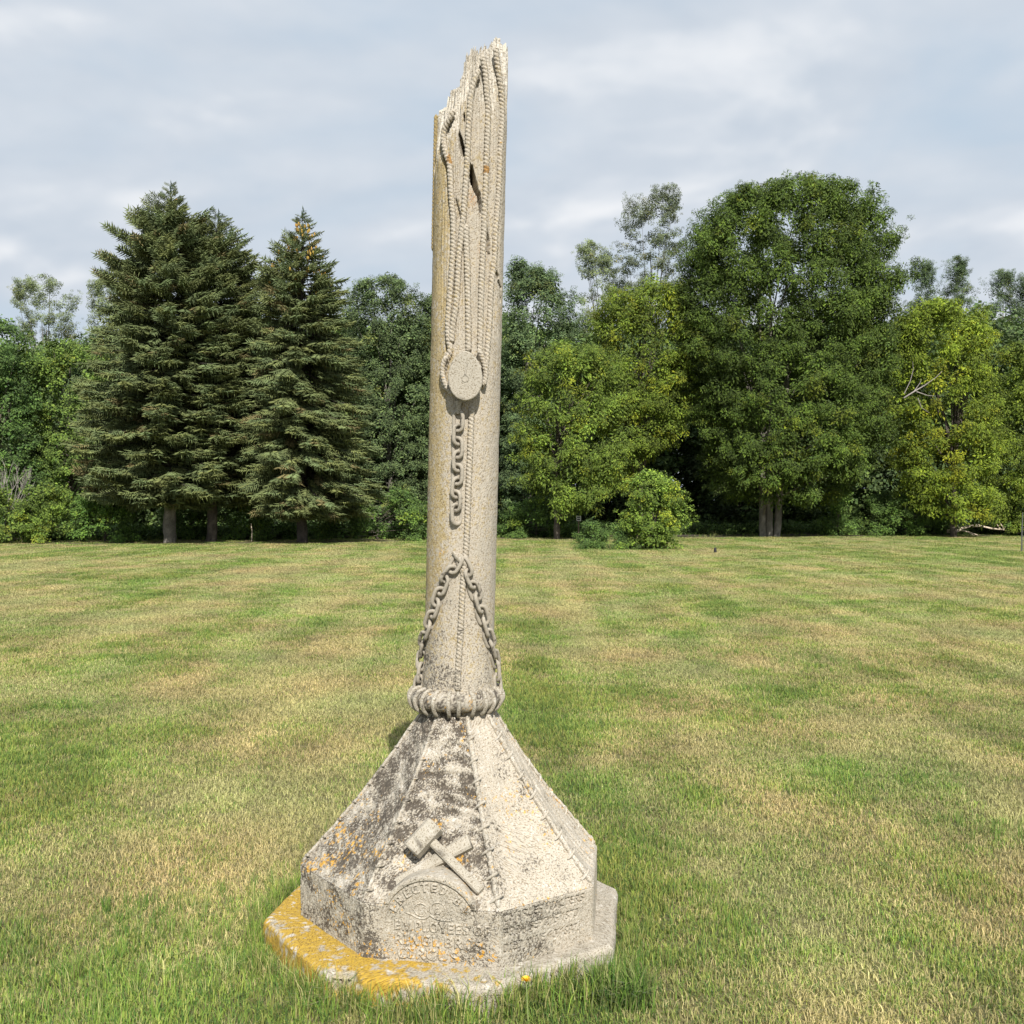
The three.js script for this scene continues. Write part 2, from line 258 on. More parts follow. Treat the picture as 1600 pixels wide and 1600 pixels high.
for (let k = 0; k < 8; k++) {
  const a = VB[k], b = VB[(k + 1) % 8], w = a.distanceTo(b), e = b.clone().sub(a).normalize(), n = V(e.z, 0, -e.x); if (n.dot(a.clone().sub(OC)) < 0) n.negate();
  const seen = k < 4, nu = k === 1 ? 360 : seen ? 280 : 10, nv = k === 1 ? 250 : seen ? 130 : 6;
  const g = grid(nu, nv, (s, t) => {
    const x = s * w, top = k === 1 ? frontArch(x) : Y1 - Y0, y = t * top, p = a.clone().addScaledVector(e, x); p.y = Y0 + y;
    const edge = Math.min(x, w - x, top - y); let d = edge < 0.008 ? -0.0045 * Math.pow(1 - edge / 0.008, 2) : 0;
    d += 0.0012 * fbm(p.x * 40, p.y * 18, p.z * 40, 3) + 0.0007 * n3(p.x * 190, p.y * 90, p.z * 190);
    let o = { grey: 0.25, dark: 0.2, orange: 0.2, pale: 0.2 }, cut = 0;
    if (k === 0) { const str = n3(x * 150, p.y * 16, 4); d += 0.0022 * str - 0.002 * left(x, y); o = { grey: 0.75, dark: 0.66 + 0.22 * str, orange: 0.34, umber: 0.55, pale: 0.15 }; }
    if (k === 1) {
      const wear = 0.75 + 0.35 * n3(x * 22, y * 22, 3); cut = front(x, y); d += 0.006 * cut * wear - 0.006 * Math.max(0, frontWide(x, y) - cut) * wear; const rim = archLine(x, y); if (y > 0.1) { d -= 0.0026 * sm(0.0035, 0.001, rim) * sm(0.1, 0.13, y); if (Math.hypot(x - w / 2, y - 0.108) > 0.151 && y > Y1 - Y0) d += 0.004; } 
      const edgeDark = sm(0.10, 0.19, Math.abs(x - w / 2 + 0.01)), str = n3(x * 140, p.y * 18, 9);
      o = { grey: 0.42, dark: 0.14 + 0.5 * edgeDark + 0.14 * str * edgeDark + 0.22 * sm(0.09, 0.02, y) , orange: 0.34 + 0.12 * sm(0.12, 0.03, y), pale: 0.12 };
    }
    if (k === 2) { cut = right(x, y); d -= 0.007 * cut; const str = n3(x * 150, p.y * 30, 5); o = { grey: 0.3 + 0.45 * sm(0.26, 0.1, x), dark: 0.5 * sm(0.30, 0.14, x + 0.05 * n3(x * 20, y * 20, 2)) + 0.1 * str, orange: 0.04 + 0.14 * sm(0.03, 0, y), pale: 0.1 }; }
    if (k === 3) o = { grey: 0.1, orange: 0.2 };
    p.addScaledVector(n, d);
    let c = weather(p.x, p.y, p.z, o); 
    return { p, c, uv: [(x + k * 0.77) / 1.0, p.y / 1.0] };
  });
  mpart(['name_panel', 'arched_panel', 'name_panel', 'block_face'][k] ?? 'block_face', g, M.stone, mon, ['worn name panel with grey streaks on the left', 'arched panel with raised circus lettering', 'name panel with cut dates'][k]);
  if (k === 1) { // the arch goes back into the slope
    const q = grid(90, 26, (s, t) => { const f = Math.PI * (1.02 - 1.04 * s), R = 0.166, y = 0.108 + R * Math.sin(f), x = w / 2 + R * Math.cos(f); const p = a.clone().addScaledVector(e, x); p.y = Y0 + Math.max(y, 0.12); const r = V(0, Math.sin(f), 0).addScaledVector(e, Math.cos(f)); p.addScaledVector(n, -0.17 * t + (t === 0 ? 0.002 : 0)); p.addScaledVector(r, (t < 0.04 ? -0.002 : 0) + 0.002 * fbm(p.x * 30, p.y * 30, p.z * 30, 2)); return { p, c: weather(p.x, p.y, p.z, { grey: 0.4, pale: 0.35, dark: 0.18, orange: 0.34 }), uv: [s / 1.0, t / 2] }; });
    mpart('arch_rim', q);
  }
}

// the canvas: eight gores from the block up to the neck
const NECK = 0.86, NC = axis(NECK);
const neckAt = (k, s) => { const a = lerp(Math.atan2(VB[k].z - OC.z, VB[k].x - OC.x), Math.atan2(VB[(k + 1) % 8].z - OC.z, VB[(k + 1) % 8].x - OC.x) + (k === 0 ? 0 : 0), s); return a; };
const angs = VB.map((v) => Math.atan2(v.z - OC.z, v.x - OC.x)); for (let k = 1; k < 8; k++) while (angs[k] > angs[k - 1]) angs[k] -= tau; angs.push(angs[0] - tau);
function canvasPoint(k, s, t) {
  const b = VB[k].clone().lerp(VB[(k + 1) % 8], s); b.y = Y1;
  const an = lerp(angs[k], angs[k + 1], s), rt = 0.116, top = V(NC.x + rt * Math.cos(an), NECK, NC.z + rt * Math.sin(an));
  const p = b.lerp(top, t), m = lerp(OC.x, NC.x, t), q = V(p.x - m, 0, p.z - OC.z).normalize();
  const sag = (0.017 + 0.012 * Math.sin(Math.PI * s)) * Math.sin(Math.PI * t) + 0.01 * Math.sin(Math.PI * s) * (1 - t) * sm(0, 0.1, t);
  return p.addScaledVector(q, -sag * 0.8).add(V(0, -sag * 0.5, 0));
}
function gore(k) {
  const c = canvasPoint(k, 0.5, 0.3), n = V().crossVectors(canvasPoint(k, 0.9, 0.3).sub(canvasPoint(k, 0.1, 0.3)), canvasPoint(k, 0.5, 0.7).sub(c)).normalize(); if (n.y < 0) n.negate(); return { c, n };
}
for (let k = 0; k < 8; k++) {
  const { n } = gore(k), seen = k < 4, w = VB[k].distanceTo(VB[(k + 1) % 8]);
  const g = grid(seen ? 170 : 12, seen ? 215 : 14, (s, t) => {
    const p = canvasPoint(k, s, t), x = (s - 0.5) * w * (1 - 0.72 * t), y = t * 0.68; let d = 0, o;
    const ed = Math.min(s, 1 - s), keep = sm(0, 0.06, ed) * sm(0, 0.03, t);
    if (k === 0) { const q = n3(x * 14 + y * 22, y * 5 - x * 6, 2) + 0.6 * n3(x * 40 + y * 50, y * 10 - x * 12, 7); d = 0.003 * q; o = { grey: 0.5, dark: 0.84 + 0.16 * q - 0.2 * sm(0.12, 0.02, y), orange: 0.46 * sm(0.46, 0.1, y) + 0.05, pale: 0.28, umber: 0.8 }; }
    else if (k === 1) {
      const hang = Math.sin((y + 1.6 * x * x + 0.006 * n3(x * 12, y * 9, 4)) * tau / 0.047 + 1.5 * n3(x * 5, y * 6, 3)), zone = sm(0.2, 0.32, y) * sm(0.66, 0.5, y);
      d = 0.0042 * hang * zone + 0.003 * fbm(x * 26, y * 26, 5, 2) + 0.02 * Math.sin(Math.PI * s) * sm(0.5, 0, t) * 0.2;
      o = { grey: 0.35, dark: 0.78 - 0.2 * hang * zone + 0.14 * sm(0.05, -0.12, x) - 0.3 * sm(0.08, 0.02, y), umber: 0.78 - 0.25 * hang * zone, orange: 0.25, pale: 0.3 };
    } else if (k === 2) { const q = n3(x * 10, y * 2.6 + x * 3, 8); d = 0.0045 * q * sm(0.0, 0.5, t) + 0.0022 * fbm(x * 30, y * 30, 2, 2); o = { grey: 0.05, dark: 0.18 + 0.08 * q, orange: 0.30, pale: 0.24, umber: 0.05 }; }
    else { const q = n3(x * 26, y * 3, 12); d = 0.006 * q; o = { grey: 0.2, dark: 0.1, orange: 0.2 + 0.26 * sm(0, 0.12, x), pale: 0.35 }; }
    p.addScaledVector(n, d * keep + 0.0008 * fbm(p.x * 55, p.y * 55, p.z * 55, 2) * sm(0, 0.02, t));
    return { p, c: weather(p.x, p.y, p.z, o), uv: [(x + k * 0.61) / 1.0, y / 1.0] };
  });
  mpart('canvas_gore', g, M.stone, mon, ['canvas gore mottled black and orange with lichen', 'canvas gore with hanging wrinkles behind the crossed hammers', 'pale canvas gore on the sunny right'][k]);
}
// twisted carved rope along points
function rope(points, r, pitch, color, step = 0.0015, sides = 14, strands = 2, lift = null) {
  const curve = new THREE.CatmullRomCurve3(points, false, 'centripetal'), L = curve.getLength(), n = Math.max(8, Math.round(L / step)), N = V(), B = V(); let prev = null;
  const frames = [];
  for (let i = 0; i <= n; i++) { const p = curve.getPointAt(i / n), t = curve.getTangentAt(i / n); if (!prev) prev = Math.abs(t.y) > 0.7 ? V(0, 0, 1) : V(0, 1, 0); N.copy(prev).addScaledVector(t, -prev.dot(t)).normalize(); prev = N.clone(); B.crossVectors(t, N); frames.push([p, N.clone(), B.clone(), i / n * L]); }
  const fade = (l) => Math.min(1, sm(-0.002, 0.012, l), sm(-0.002, 0.012, L - l));
  return grid(sides, n, (s, t, i, j) => {
    const [p, a, b, l] = frames[j], f = (i % sides) / sides * tau, m = Math.abs(Math.sin((strands * f + tau * l / pitch) / 2)), rr = r * (0.70 + 0.34 * Math.pow(m, 0.6)) * fade(l) * (lift ? lift(l / L) : 1);
    const q = V(p.x + rr * (a.x * Math.cos(f) + b.x * Math.sin(f)), p.y + rr * (a.y * Math.cos(f) + b.y * Math.sin(f)), p.z + rr * (a.z * Math.cos(f) + b.z * Math.sin(f)));
    return { p: q, c: color(q.x, q.y, q.z), uv: [s * r * 6 / 1.0, l / 1.0] };
  });
}
// laced seams down the ridges
for (let k = 0; k < 8; k++) {
  const seen = k < 5, o = { grey: 0.3, dark: k < 2 ? 0.5 : 0.25, orange: k === 4 ? 0.5 : 0.2, pale: 0.4 }, col = (x, y, z) => weather(x, y, z, o), pts = [], out = V(VB[k].x - OC.x, 0, VB[k].z - OC.z).normalize().add(V(0, 0.8, 0)).normalize();
  for (let i = 0; i <= 16; i++) pts.push(canvasPoint(k, 0, 0.015 + 0.965 * i / 16).addScaledVector(out, 0.001 + 0.002 * n3(i * 0.8, k, 3)));
  const seam = rope(pts, k === 2 || k === 3 ? 0.0095 : 0.007, 0.03, col, seen ? 0.004 : 0.02, 10, 2), m = mpart('seam_rope', seam);
  if (!seen) continue;
  const along = VB[(k + 1) % 8].clone().sub(VB[(k + 7) % 8]).normalize();
  for (let i = 0; i < 8; i++) {
    const t = 0.06 + 0.113 * i + 0.01 * n3(i, k, 1), c = canvasPoint(k, 0, t).addScaledVector(out, 0.008), q = [];
    for (let j = 0; j <= 6; j++) { const f = j / 6 * 2 - 1; q.push(c.clone().addScaledVector(along, 0.024 * f * (1 - 0.5 * t)).add(V(0, 0.012 * f, 0)).addScaledVector(out, -0.012 * f * f + (k === 2 || k === 3 ? 0.004 : -0.002))); }
    mpart('lacing_loop', limbOf(q, k === 2 || k === 3 ? 0.0055 : 0.0045, col), M.stone, m);
  }
}
function limbOf(points, r, col, sides = 8) { const n = points.length, R = points.map((_, i) => r * Math.min(1, 0.45 + Math.min(i, n - 1 - i) * 0.5)); return paint(limb(points, R, sides), col); }

// ---------- collar of lashed rope round the neck ----------
{
  const h = 0.897, c = axis(h); c.x = -0.2;
  const col = (x, y, z) => weather(x, y, z, { grey: 0.5, dark: 0.74, orange: 0.3, pale: 0.3, umber: 0.45 });
  const g = grid(220, 40, (s, t) => { const a = s * tau, b = t * tau, r = 0.036 + 0.0022 * fbm(Math.cos(a) * 6, Math.sin(a) * 6, b, 2), q = V(c.x + (0.130 + r * Math.cos(b)) * Math.sin(a), h + r * 0.93 * Math.sin(b), c.z + (0.130 + r * Math.cos(b)) * Math.cos(a)); return { p: q, c: col(q.x, q.y, q.z), uv: [s * 2.3, t * 0.6] }; });
  const collar = mpart('collar', g, M.stone, mon, 'padded ring lashed with short loops');
  for (let k = 0; k < 22; k++) {
    const a = (k + 0.5) / 22 * tau + 0.05 * n3(k, 2, 2) , pts = [], R0 = 0.0375;
    for (let j = 0; j <= 12; j++) { const b = 1.95 - j / 12 * 3.35, tw = a + 0.11 * Math.sin(a) * (j / 12 - 0.5) , low = j > 9 ? (j - 9) * 0.0035 : 0, R = R0 + 0.002; pts.push(V(c.x + (0.130 + R * Math.cos(b)) * Math.sin(tw), h + R * 0.95 * Math.sin(b) - low, c.z + (0.130 + R * Math.cos(b)) * Math.cos(tw))); }
    mpart('lashing', paint(limb(pts, pts.map((_, i) => 0.0072 * (i < 2 || i > 11 ? 0.75 : 1)), 8), (x, y, z) => weather(x, y, z, { grey: 0.6, dark: 0.12, pale: 0.25, orange: 0.1 })), M.stone, collar);
  }
}

// ---------- the broken pole ----------
const BREAK = [[681, 180], [683, 176], [689, 171], [693, 158], [697, 142], [701, 139], [706, 137], [710, 133], [717, 129], [720, 114], [723, 96], [727, 83], [731, 77], [735, 76], [740, 73], [748, 74], [754, 72], [757, 70], [763, 68], [768, 70], [775, 66], [780, 62], [787, 61], [790, 66], [792, 86]];
const CRACKS = [
  [[717, 209, 2], [719, 220, 5], [722, 231, 6], [724, 243, 3]], [[725, 178, 2], [725.5, 189, 2]],
  [[735.5, 259, 3], [737, 270, 6], [740, 285, 7], [744, 297, 5], [748, 305, 5], [750, 318, 3.5], [750.5, 332, 2]],
  [[759, 352, 2], [761, 366, 3], [763, 375, 5], [764, 384, 4], [762, 391, 4], [765, 398, 2]], [[773, 415, 2], [774, 421, 2]], [[775, 427, 4], [778, 432, 4]], [[778, 440, 3], [781, 447, 4], [783, 450, 2]], [[782, 467, 3], [782, 471, 3]], [[783, 485, 3], [783, 488, 2]],
  [[689, 216, 2], [692, 240, 3], [697, 262, 3.5], [700, 282, 3], [701, 303, 2.5], [702, 322, 2]], [[712, 312, 2], [716, 328, 3], [718, 340, 2]], [[696, 505, 2], [697, 535, 2.5], [697, 548, 2]], [[707, 520, 1.5], [709, 536, 2]],
].map((l) => l.map(([u, v, w]) => [...poleAngle(u, v), w * 0.0017]));
const CRACK_DEPTH = [0.085, 0.035, 0.095, 0.05, 0.03, 0.04, 0.035, 0.03, 0.012, 0.012, 0.012, 0.008, 0.008];
{
  const H0 = 0.87, NF = 330, NB = 60, NV = 640, ths = [];
  for (let i = 0; i <= NF; i++) ths.push(lerp(-1.75, 1.75, i / NF)); for (let i = 1; i <= NB; i++) ths.push(lerp(1.75, tau - 1.75, i / NB));
  const topOf = (th) => { const u = 736.7 + 55.3 * Math.sin(th), d = -AZ - 0.126 * Math.cos(th), v = table(BREAK, u)[0]; return at(u, v, d).y + 0.012 * n3(th * 7, 3, 1) + 0.006 * Math.round(2 * n3(th * 13, 5, 2)) - (Math.abs(th) > 1.6 ? 0.04 * (1 + n3(th * 9, 1, 7)) : 0); };
  const rec = (th, h, T) => { // how far the splintered break is cut back
    const front = sm(1.75, 1.2, Math.abs(th)), zone = 0.27 + 0.07 * n3(th * 4, 7, 2) + 0.05 * n3(th * 15, 2, 9), q = sm(zone, 0, T - h) * front;
    const fib = n3(th * 17 + h * 0.8, h * 2.2, 4) * 0.6 + n3(th * 42, h * 4, 8) * 0.4; return [q, fib];
  };
  const dispOf = (th, h, T) => {
    let d = 0.0016 * fbm(th * 3, h * 9, 3, 3) + 0.0008 * n3(th * 22, h * 160, 6), cr = 0; const [q, fib] = rec(th, h, T);
    d += -0.028 * q * (0.7 + 0.3 * q) + 0.010 * fib * sm(0, 0.35, q) + 0.0035 * n3(th * 30, h * 2.2, 2) * sm(2.0, 2.35, h) * sm(1.2, 0.8, Math.abs(th - 0.1)) ;
    const r = radius(h);
    CRACKS.forEach((l, k) => { if (h > l[0][1] + 0.05 || h < l[l.length - 1][1] - 0.05) return; for (let i = 0; i < l.length - 1; i++) { const [t0, h0, w0] = l[i], [t1, h1, w1] = l[i + 1], ax = (t1 - t0) * r, ay = h1 - h0, bx = (th - t0) * r, by = h - h0, f = clamp((ax * bx + ay * by) / (ax * ax + ay * ay + 1e-9)), dist = Math.hypot(bx - ax * f, by - ay * f) + 0.0015 * n3(th * 40, h * 60, k), w = lerp(w0, w1, f); const c = sm(w * 1.0, w * 0.45, dist); if (c > cr) cr = c, d = Math.min(d, -CRACK_DEPTH[k] * c); } });
    return [d, q, cr];
  };
  const top = [], g = grid(ths.length - 1, NV, (s, t, i, j) => {
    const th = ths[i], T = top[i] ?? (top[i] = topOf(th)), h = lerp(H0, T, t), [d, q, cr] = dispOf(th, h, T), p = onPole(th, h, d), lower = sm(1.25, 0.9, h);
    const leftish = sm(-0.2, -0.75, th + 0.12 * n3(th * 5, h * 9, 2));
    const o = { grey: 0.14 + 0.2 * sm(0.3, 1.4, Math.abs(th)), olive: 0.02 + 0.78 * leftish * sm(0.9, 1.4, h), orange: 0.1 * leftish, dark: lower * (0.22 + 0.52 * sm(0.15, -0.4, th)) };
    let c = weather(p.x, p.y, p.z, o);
    if (q > 0.02) { const m = sm(0.05, 0.4, q + 0.25 * n3(th * 12, h * 30, 3)); c = mix3(c, mix3([0.68, 0.64, 0.56], GREY, clamp(0.25 + 0.5 * n3(th * 22, h * 30, 5) + 0.3 * n3(th * 60, h * 140, 6))), m * 0.92); c = mix3(c, DARK, m * sm(0.62, 0.85, n3(th * 34, h * 70, 8)) * 0.8); }
    const rust = Math.max(sm(0.03, 0.0, Math.hypot((th - 0.47) * 0.125, (h - at(764, 390, 3.55).y) * 0.6)), sm(0.03, 0, Math.hypot((th - 0.12) * 0.125, (h - at(748, 312, 3.55).y) * 0.6))); if (rust > 0) c = mix3(c, [0.42, 0.2, 0.05], rust * sm(-0.1, 0.5, n3(th * 40, h * 110, 2)) * 0.9);
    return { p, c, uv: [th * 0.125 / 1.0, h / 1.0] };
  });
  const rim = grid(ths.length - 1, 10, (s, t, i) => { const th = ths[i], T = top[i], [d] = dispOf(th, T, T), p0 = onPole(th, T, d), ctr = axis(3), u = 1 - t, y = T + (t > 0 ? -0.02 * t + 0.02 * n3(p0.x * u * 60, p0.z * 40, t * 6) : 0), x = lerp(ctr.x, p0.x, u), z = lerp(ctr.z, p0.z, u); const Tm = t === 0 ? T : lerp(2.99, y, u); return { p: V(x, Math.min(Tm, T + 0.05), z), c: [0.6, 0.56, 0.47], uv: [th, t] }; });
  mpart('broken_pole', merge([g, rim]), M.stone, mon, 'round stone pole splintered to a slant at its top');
}
const ropeColor = (x, y, z) => weather(x, y, z, { grey: 0.12, olive: 0.02, orange: y > 2.6 ? 0.1 : 0.02, dark: y < 1.15 ? 0.3 : 0 });
const ROPES = [
  [[710, 170], [706, 182], [700, 193], [695.5, 204], [694.5, 217], [698, 240], [703.5, 256], [705, 280], [706.5, 310], [709, 340], [709.5, 380], [707, 422], [705, 450], [703, 476], [701, 505], [702, 530], [704.5, 546], [702, 556], [698, 566], [694, 580], [693, 592], [696, 603], [702, 612]],
  [[749, 108], [743, 122], [739, 134], [735.5, 154], [734, 180], [732, 210], [730.5, 250], [728, 290], [726, 318], [724.5, 340], [721, 370], [717.5, 405], [715, 457], [712.5, 484], [708, 512], [706, 538]],
  [[728.6, 350], [729, 379], [730.5, 422], [731.5, 475], [732, 510], [732, 552]],
  [[752, 86], [757, 108], [760, 145], [762, 171], [760.5, 224], [758.5, 285], [757.5, 309], [755, 370], [753, 414], [751, 466], [750, 510], [749.5, 545], [750.5, 562], [750, 580]],
  [[773, 72], [775, 92], [778.5, 119], [782, 145], [783, 180], [780, 241], [777.6, 302], [773, 361], [771, 405], [766, 449], [764.5, 484], [762, 527], [760, 552], [757.5, 578], [754.5, 598], [750, 608]],
  [[737, 634], [735.6, 671], [734, 715], [732, 759], [730, 820], [728, 860], [724, 905], [721, 960], [719, 1000], [716.5, 1040], [715.5, 1082]],
];
for (const [i, l] of ROPES.entries()) mpart('carved_rope', rope(poleLine(l, 0.004), 0.0108, 0.0135, i === 0 ? (x, y, z) => { const f = at(705, 244, 3.52), d = Math.hypot(x - f.x, y - f.y) + 0.006 * n3(x * 90, y * 90, 2); return d < 0.02 ? mix3([0.42, 0.22, 0.05], UMBER, 0.4 + 0.5 * n3(x * 200, y * 200, z * 200)) : ropeColor(x, y, z); } : i === 3 ? (x, y, z) => { const f = at(760, 262, 3.52), d = Math.hypot(x - f.x, y - f.y) + 0.005 * n3(x * 90, y * 90, 5); return d < 0.014 ? mix3([0.42, 0.22, 0.05], UMBER, 0.4 + 0.5 * n3(x * 200, y * 200, z * 200)) : ropeColor(x, y, z); } : ropeColor, 0.0015, 14, 2), M.stone, mon);
{ const pts = []; for (let k = 0; k <= 10; k++) { const v = 178 + 216 * k / 10, h = at(684, v, 3.66).y; pts.push(onPole(-1.56, h, -0.001)); } mpart('carved_rope', rope(pts, 0.0075, 0.0135, (x, y, z) => mix3(OLIVE, UMBER, 0.3 + 0.3 * n3(x * 90, y * 90, z * 90)), 0.0018, 12, 2)); }

// ---------- pulley block, hook and chains ----------
const [thP, hP] = poleAngle(727, 592), PO = axis(hP), pn = V(Math.sin(0.02), 0.02, 1).normalize();
function egg(w, hgt, depth, bevel) { const s = new THREE.Shape(), pts = []; for (let k = 0; k < 48; k++) { const f = k / 48 * tau, y = Math.sin(f), x = Math.cos(f); pts.push(new THREE.Vector2(x * w * (1 - 0.13 * y) * Math.pow(Math.abs(1 - 0.02 * y * y), 1), y * hgt + 0.004)); } s.setFromPoints(pts); return new THREE.ExtrudeGeometry(s, { depth, bevelEnabled: true, bevelThickness: bevel, bevelSize: bevel, bevelSegments: 3, curveSegments: 48, steps: 1 }); }
{
  const ctr = V(at(727, 589, 3.47).x, at(727, 589, 3.47).y, AZ), col = (x, y, z) => weather(x, y, z, { grey: 0.62, dark: 0.02, orange: 0.03 });
  const cheek = egg(0.053, 0.079, 0.016, 0.005); cheek.translate(ctr.x, ctr.y, AZ + 0.172);
  const pul = mpart('pulley_block', paint(cheek, col), M.stone, mon, 'egg shaped grey pulley block standing proud of the pole');
  const inner = egg(0.042, 0.066, 0.08, 0.002); inner.translate(ctr.x, ctr.y, AZ + 0.093); mpart('pulley_wheel', paint(inner, col), M.stone, pul);
  const boss = new THREE.TorusGeometry(0.011, 0.0014, 8, 24); boss.translate(ctr.x, ctr.y - 0.006, AZ + 0.1935); mpart('pulley_pin', paint(boss, col), M.stone, pul);
  const strap = limb([V(ctr.x, ctr.y + 0.008, AZ + 0.1925), V(ctr.x + 0.004, ctr.y + 0.03, AZ + 0.1925), V(ctr.x + 0.008, ctr.y + 0.046, AZ + 0.192)], [0.004, 0.0035, 0.002], 6); mpart('pulley_strap', paint(strap, col), M.stone, pul);
  const a = at(716, 626, 3.5), b = at(716.5, 645, 3.5); const hook = limb([V(a.x, a.y, AZ + 0.135), V(a.x, lerp(a.y, b.y, 0.5), AZ + 0.138), V(b.x, b.y, AZ + 0.136)], [0.012, 0.008, 0.008], 10); mpart('hook', paint(hook, col), M.stone, pul);
  for (const l of [[[704, 556], [699, 566], [697, 580], [699, 595], [704, 608], [712, 620]], [[744, 545], [750, 562], [754, 585], [751, 606]]]) mpart('carved_rope', rope(poleLine(l, 0.022), 0.009, 0.0118, ropeColor, 0.0016, 12), M.stone, mon);
}
function link(center, t, n, len, wid, r, tilt, col) {
  const b = V().crossVectors(n, t).normalize(), n2 = n.clone().multiplyScalar(Math.cos(tilt)).addScaledVector(b, Math.sin(tilt)), b2 = V().crossVectors(n2, t).normalize(), pts = [];
  const hl = len / 2 - wid / 2; for (let k = 0; k < 16; k++) { const f = k / 16 * tau; pts.push(center.clone().addScaledVector(t, Math.cos(f) * wid / 2 + Math.sign(Math.cos(f)) * hl).addScaledVector(b2, Math.sin(f) * wid / 2)); }
  return paint(new THREE.TubeGeometry(new THREE.CatmullRomCurve3(pts, true, 'centripetal'), 30, r, 9, true), col);
}
function chain(list, label, wear) {
  const line = new THREE.CatmullRomCurve3(poleLine(list, 0.0065)), L = line.getLength(), n = Math.round(L / 0.0455), G = new THREE.Group(); G.name = 'carved_chain'; G.userData.label = label; mon.add(G);
  for (let k = 0; k < n; k++) { const f = (k + 0.5) / n, c = line.getPointAt(f), t = line.getTangentAt(f), ax = axis(c.y), nn = V(c.x - ax.x, 0, c.z - ax.z).normalize(); c.addScaledVector(nn, k % 2 ? 0.001 : 0.002); mpart('chain_link', link(c, t, nn, 0.068, 0.036, 0.0069, k % 2 ? 0.8 : -0.42, wear), M.stone, G); }
  return G;
}
const greyCol = (x, y, z) => weather(x, y, z, { grey: 0.4, dark: y < 1.2 ? 0.26 : 0.03, umber: 0.1, pale: 0.12 });
chain([[717, 648], [716, 690], [715.5, 740], [713, 780], [714, 814]], 'upright chain under the pulley', greyCol);
chain([[717, 872], [707, 890], [698, 904], [691, 922], [685, 941], [679, 960], [672, 981], [667, 998], [662, 1016], [658, 1040], [655, 1060], [652, 1080]], 'chain swag running down to the left', greyCol);
chain([[722, 876], [729, 892], [736, 909], [742, 928], [748, 948], [754, 970], [760, 992], [766, 1014], [771, 1034], [774, 1054], [777, 1078]], 'chain swag running down to the right', greyCol);
{ const l = poleLine([[709, 862], [715, 869], [721, 876], [727, 882]], 0.01); mpart('chain_shackle', limbOf(l, 0.012, greyCol, 10)); }
mpart('scratch', limbOf(poleLine([[717, 838], [719, 846], [716, 853], [714, 859]], -0.001), 0.0028, greyCol, 6));

// ---------- crossed maul and stake on the front canvas ----------
{
  const { c, n } = gore(1); const onGore = (u, v, off) => { const r = ray(u, v), o = EYE, p0 = c.clone().addScaledVector(n, off), t = p0.clone().sub(o).dot(n) / r.dot(n); return r.clone().multiplyScalar(t).add(o); };
  const col = (x, y, z) => weather(x, y, z, { grey: 0.6, dark: 0.14, pale: 0.2, orange: 0.08 });
  const box = (a, b, hw, hh, taper = 1) => { // a bevelled bar from a to b lying along the canvas
    const t = b.clone().sub(a), L = t.length(); t.normalize(); const s = V().crossVectors(n, t).normalize(), sh = new THREE.Shape(); const r = Math.min(hw, hh) * 0.3;
    sh.moveTo(-hw + r, -hh); sh.lineTo(hw - r, -hh); sh.lineTo(hw, -hh + r); sh.lineTo(hw, hh - r); sh.lineTo(hw - r, hh); sh.lineTo(-hw + r, hh); sh.lineTo(-hw, hh - r); sh.lineTo(-hw, -hh + r);
    const g = new THREE.ExtrudeGeometry(sh, { depth: L, steps: 8, bevelEnabled: true, bevelSize: 0.003, bevelThickness: 0.006, bevelSegments: 2 });
    if (taper !== 1) { const p = g.attributes.position; for (let i = 0; i < p.count; i++) { const k = lerp(1, taper, clamp(p.getZ(i) / L)); p.setX(i, p.getX(i) * k); p.setY(i, p.getY(i) * k); } }
    g.computeVertexNormals();
    return g.applyMatrix4(new THREE.Matrix4().makeBasis(s, n, t).setPosition(a));
  };
  const G = new THREE.Group(); G.name = 'crossed_maul'; mon.add(G);
  mpart('maul_head', paint(box(onGore(645, 1328, 0.052), onGore(679, 1291, 0.052), 0.027, 0.026), col), M.stone, G);
  mpart('maul_handle', paint(box(onGore(672, 1312, 0.036), onGore(750, 1391, 0.03), 0.0115, 0.011), col), M.stone, G);
  mpart('crossed_stake', paint(box(onGore(733, 1316, 0.018), onGore(612, 1384, 0.008), 0.021, 0.018, 0.55), (x, y, z) => weather(x, y, z, { grey: 0.55, dark: 0.3, pale: 0.25, orange: 0.12 })));
}

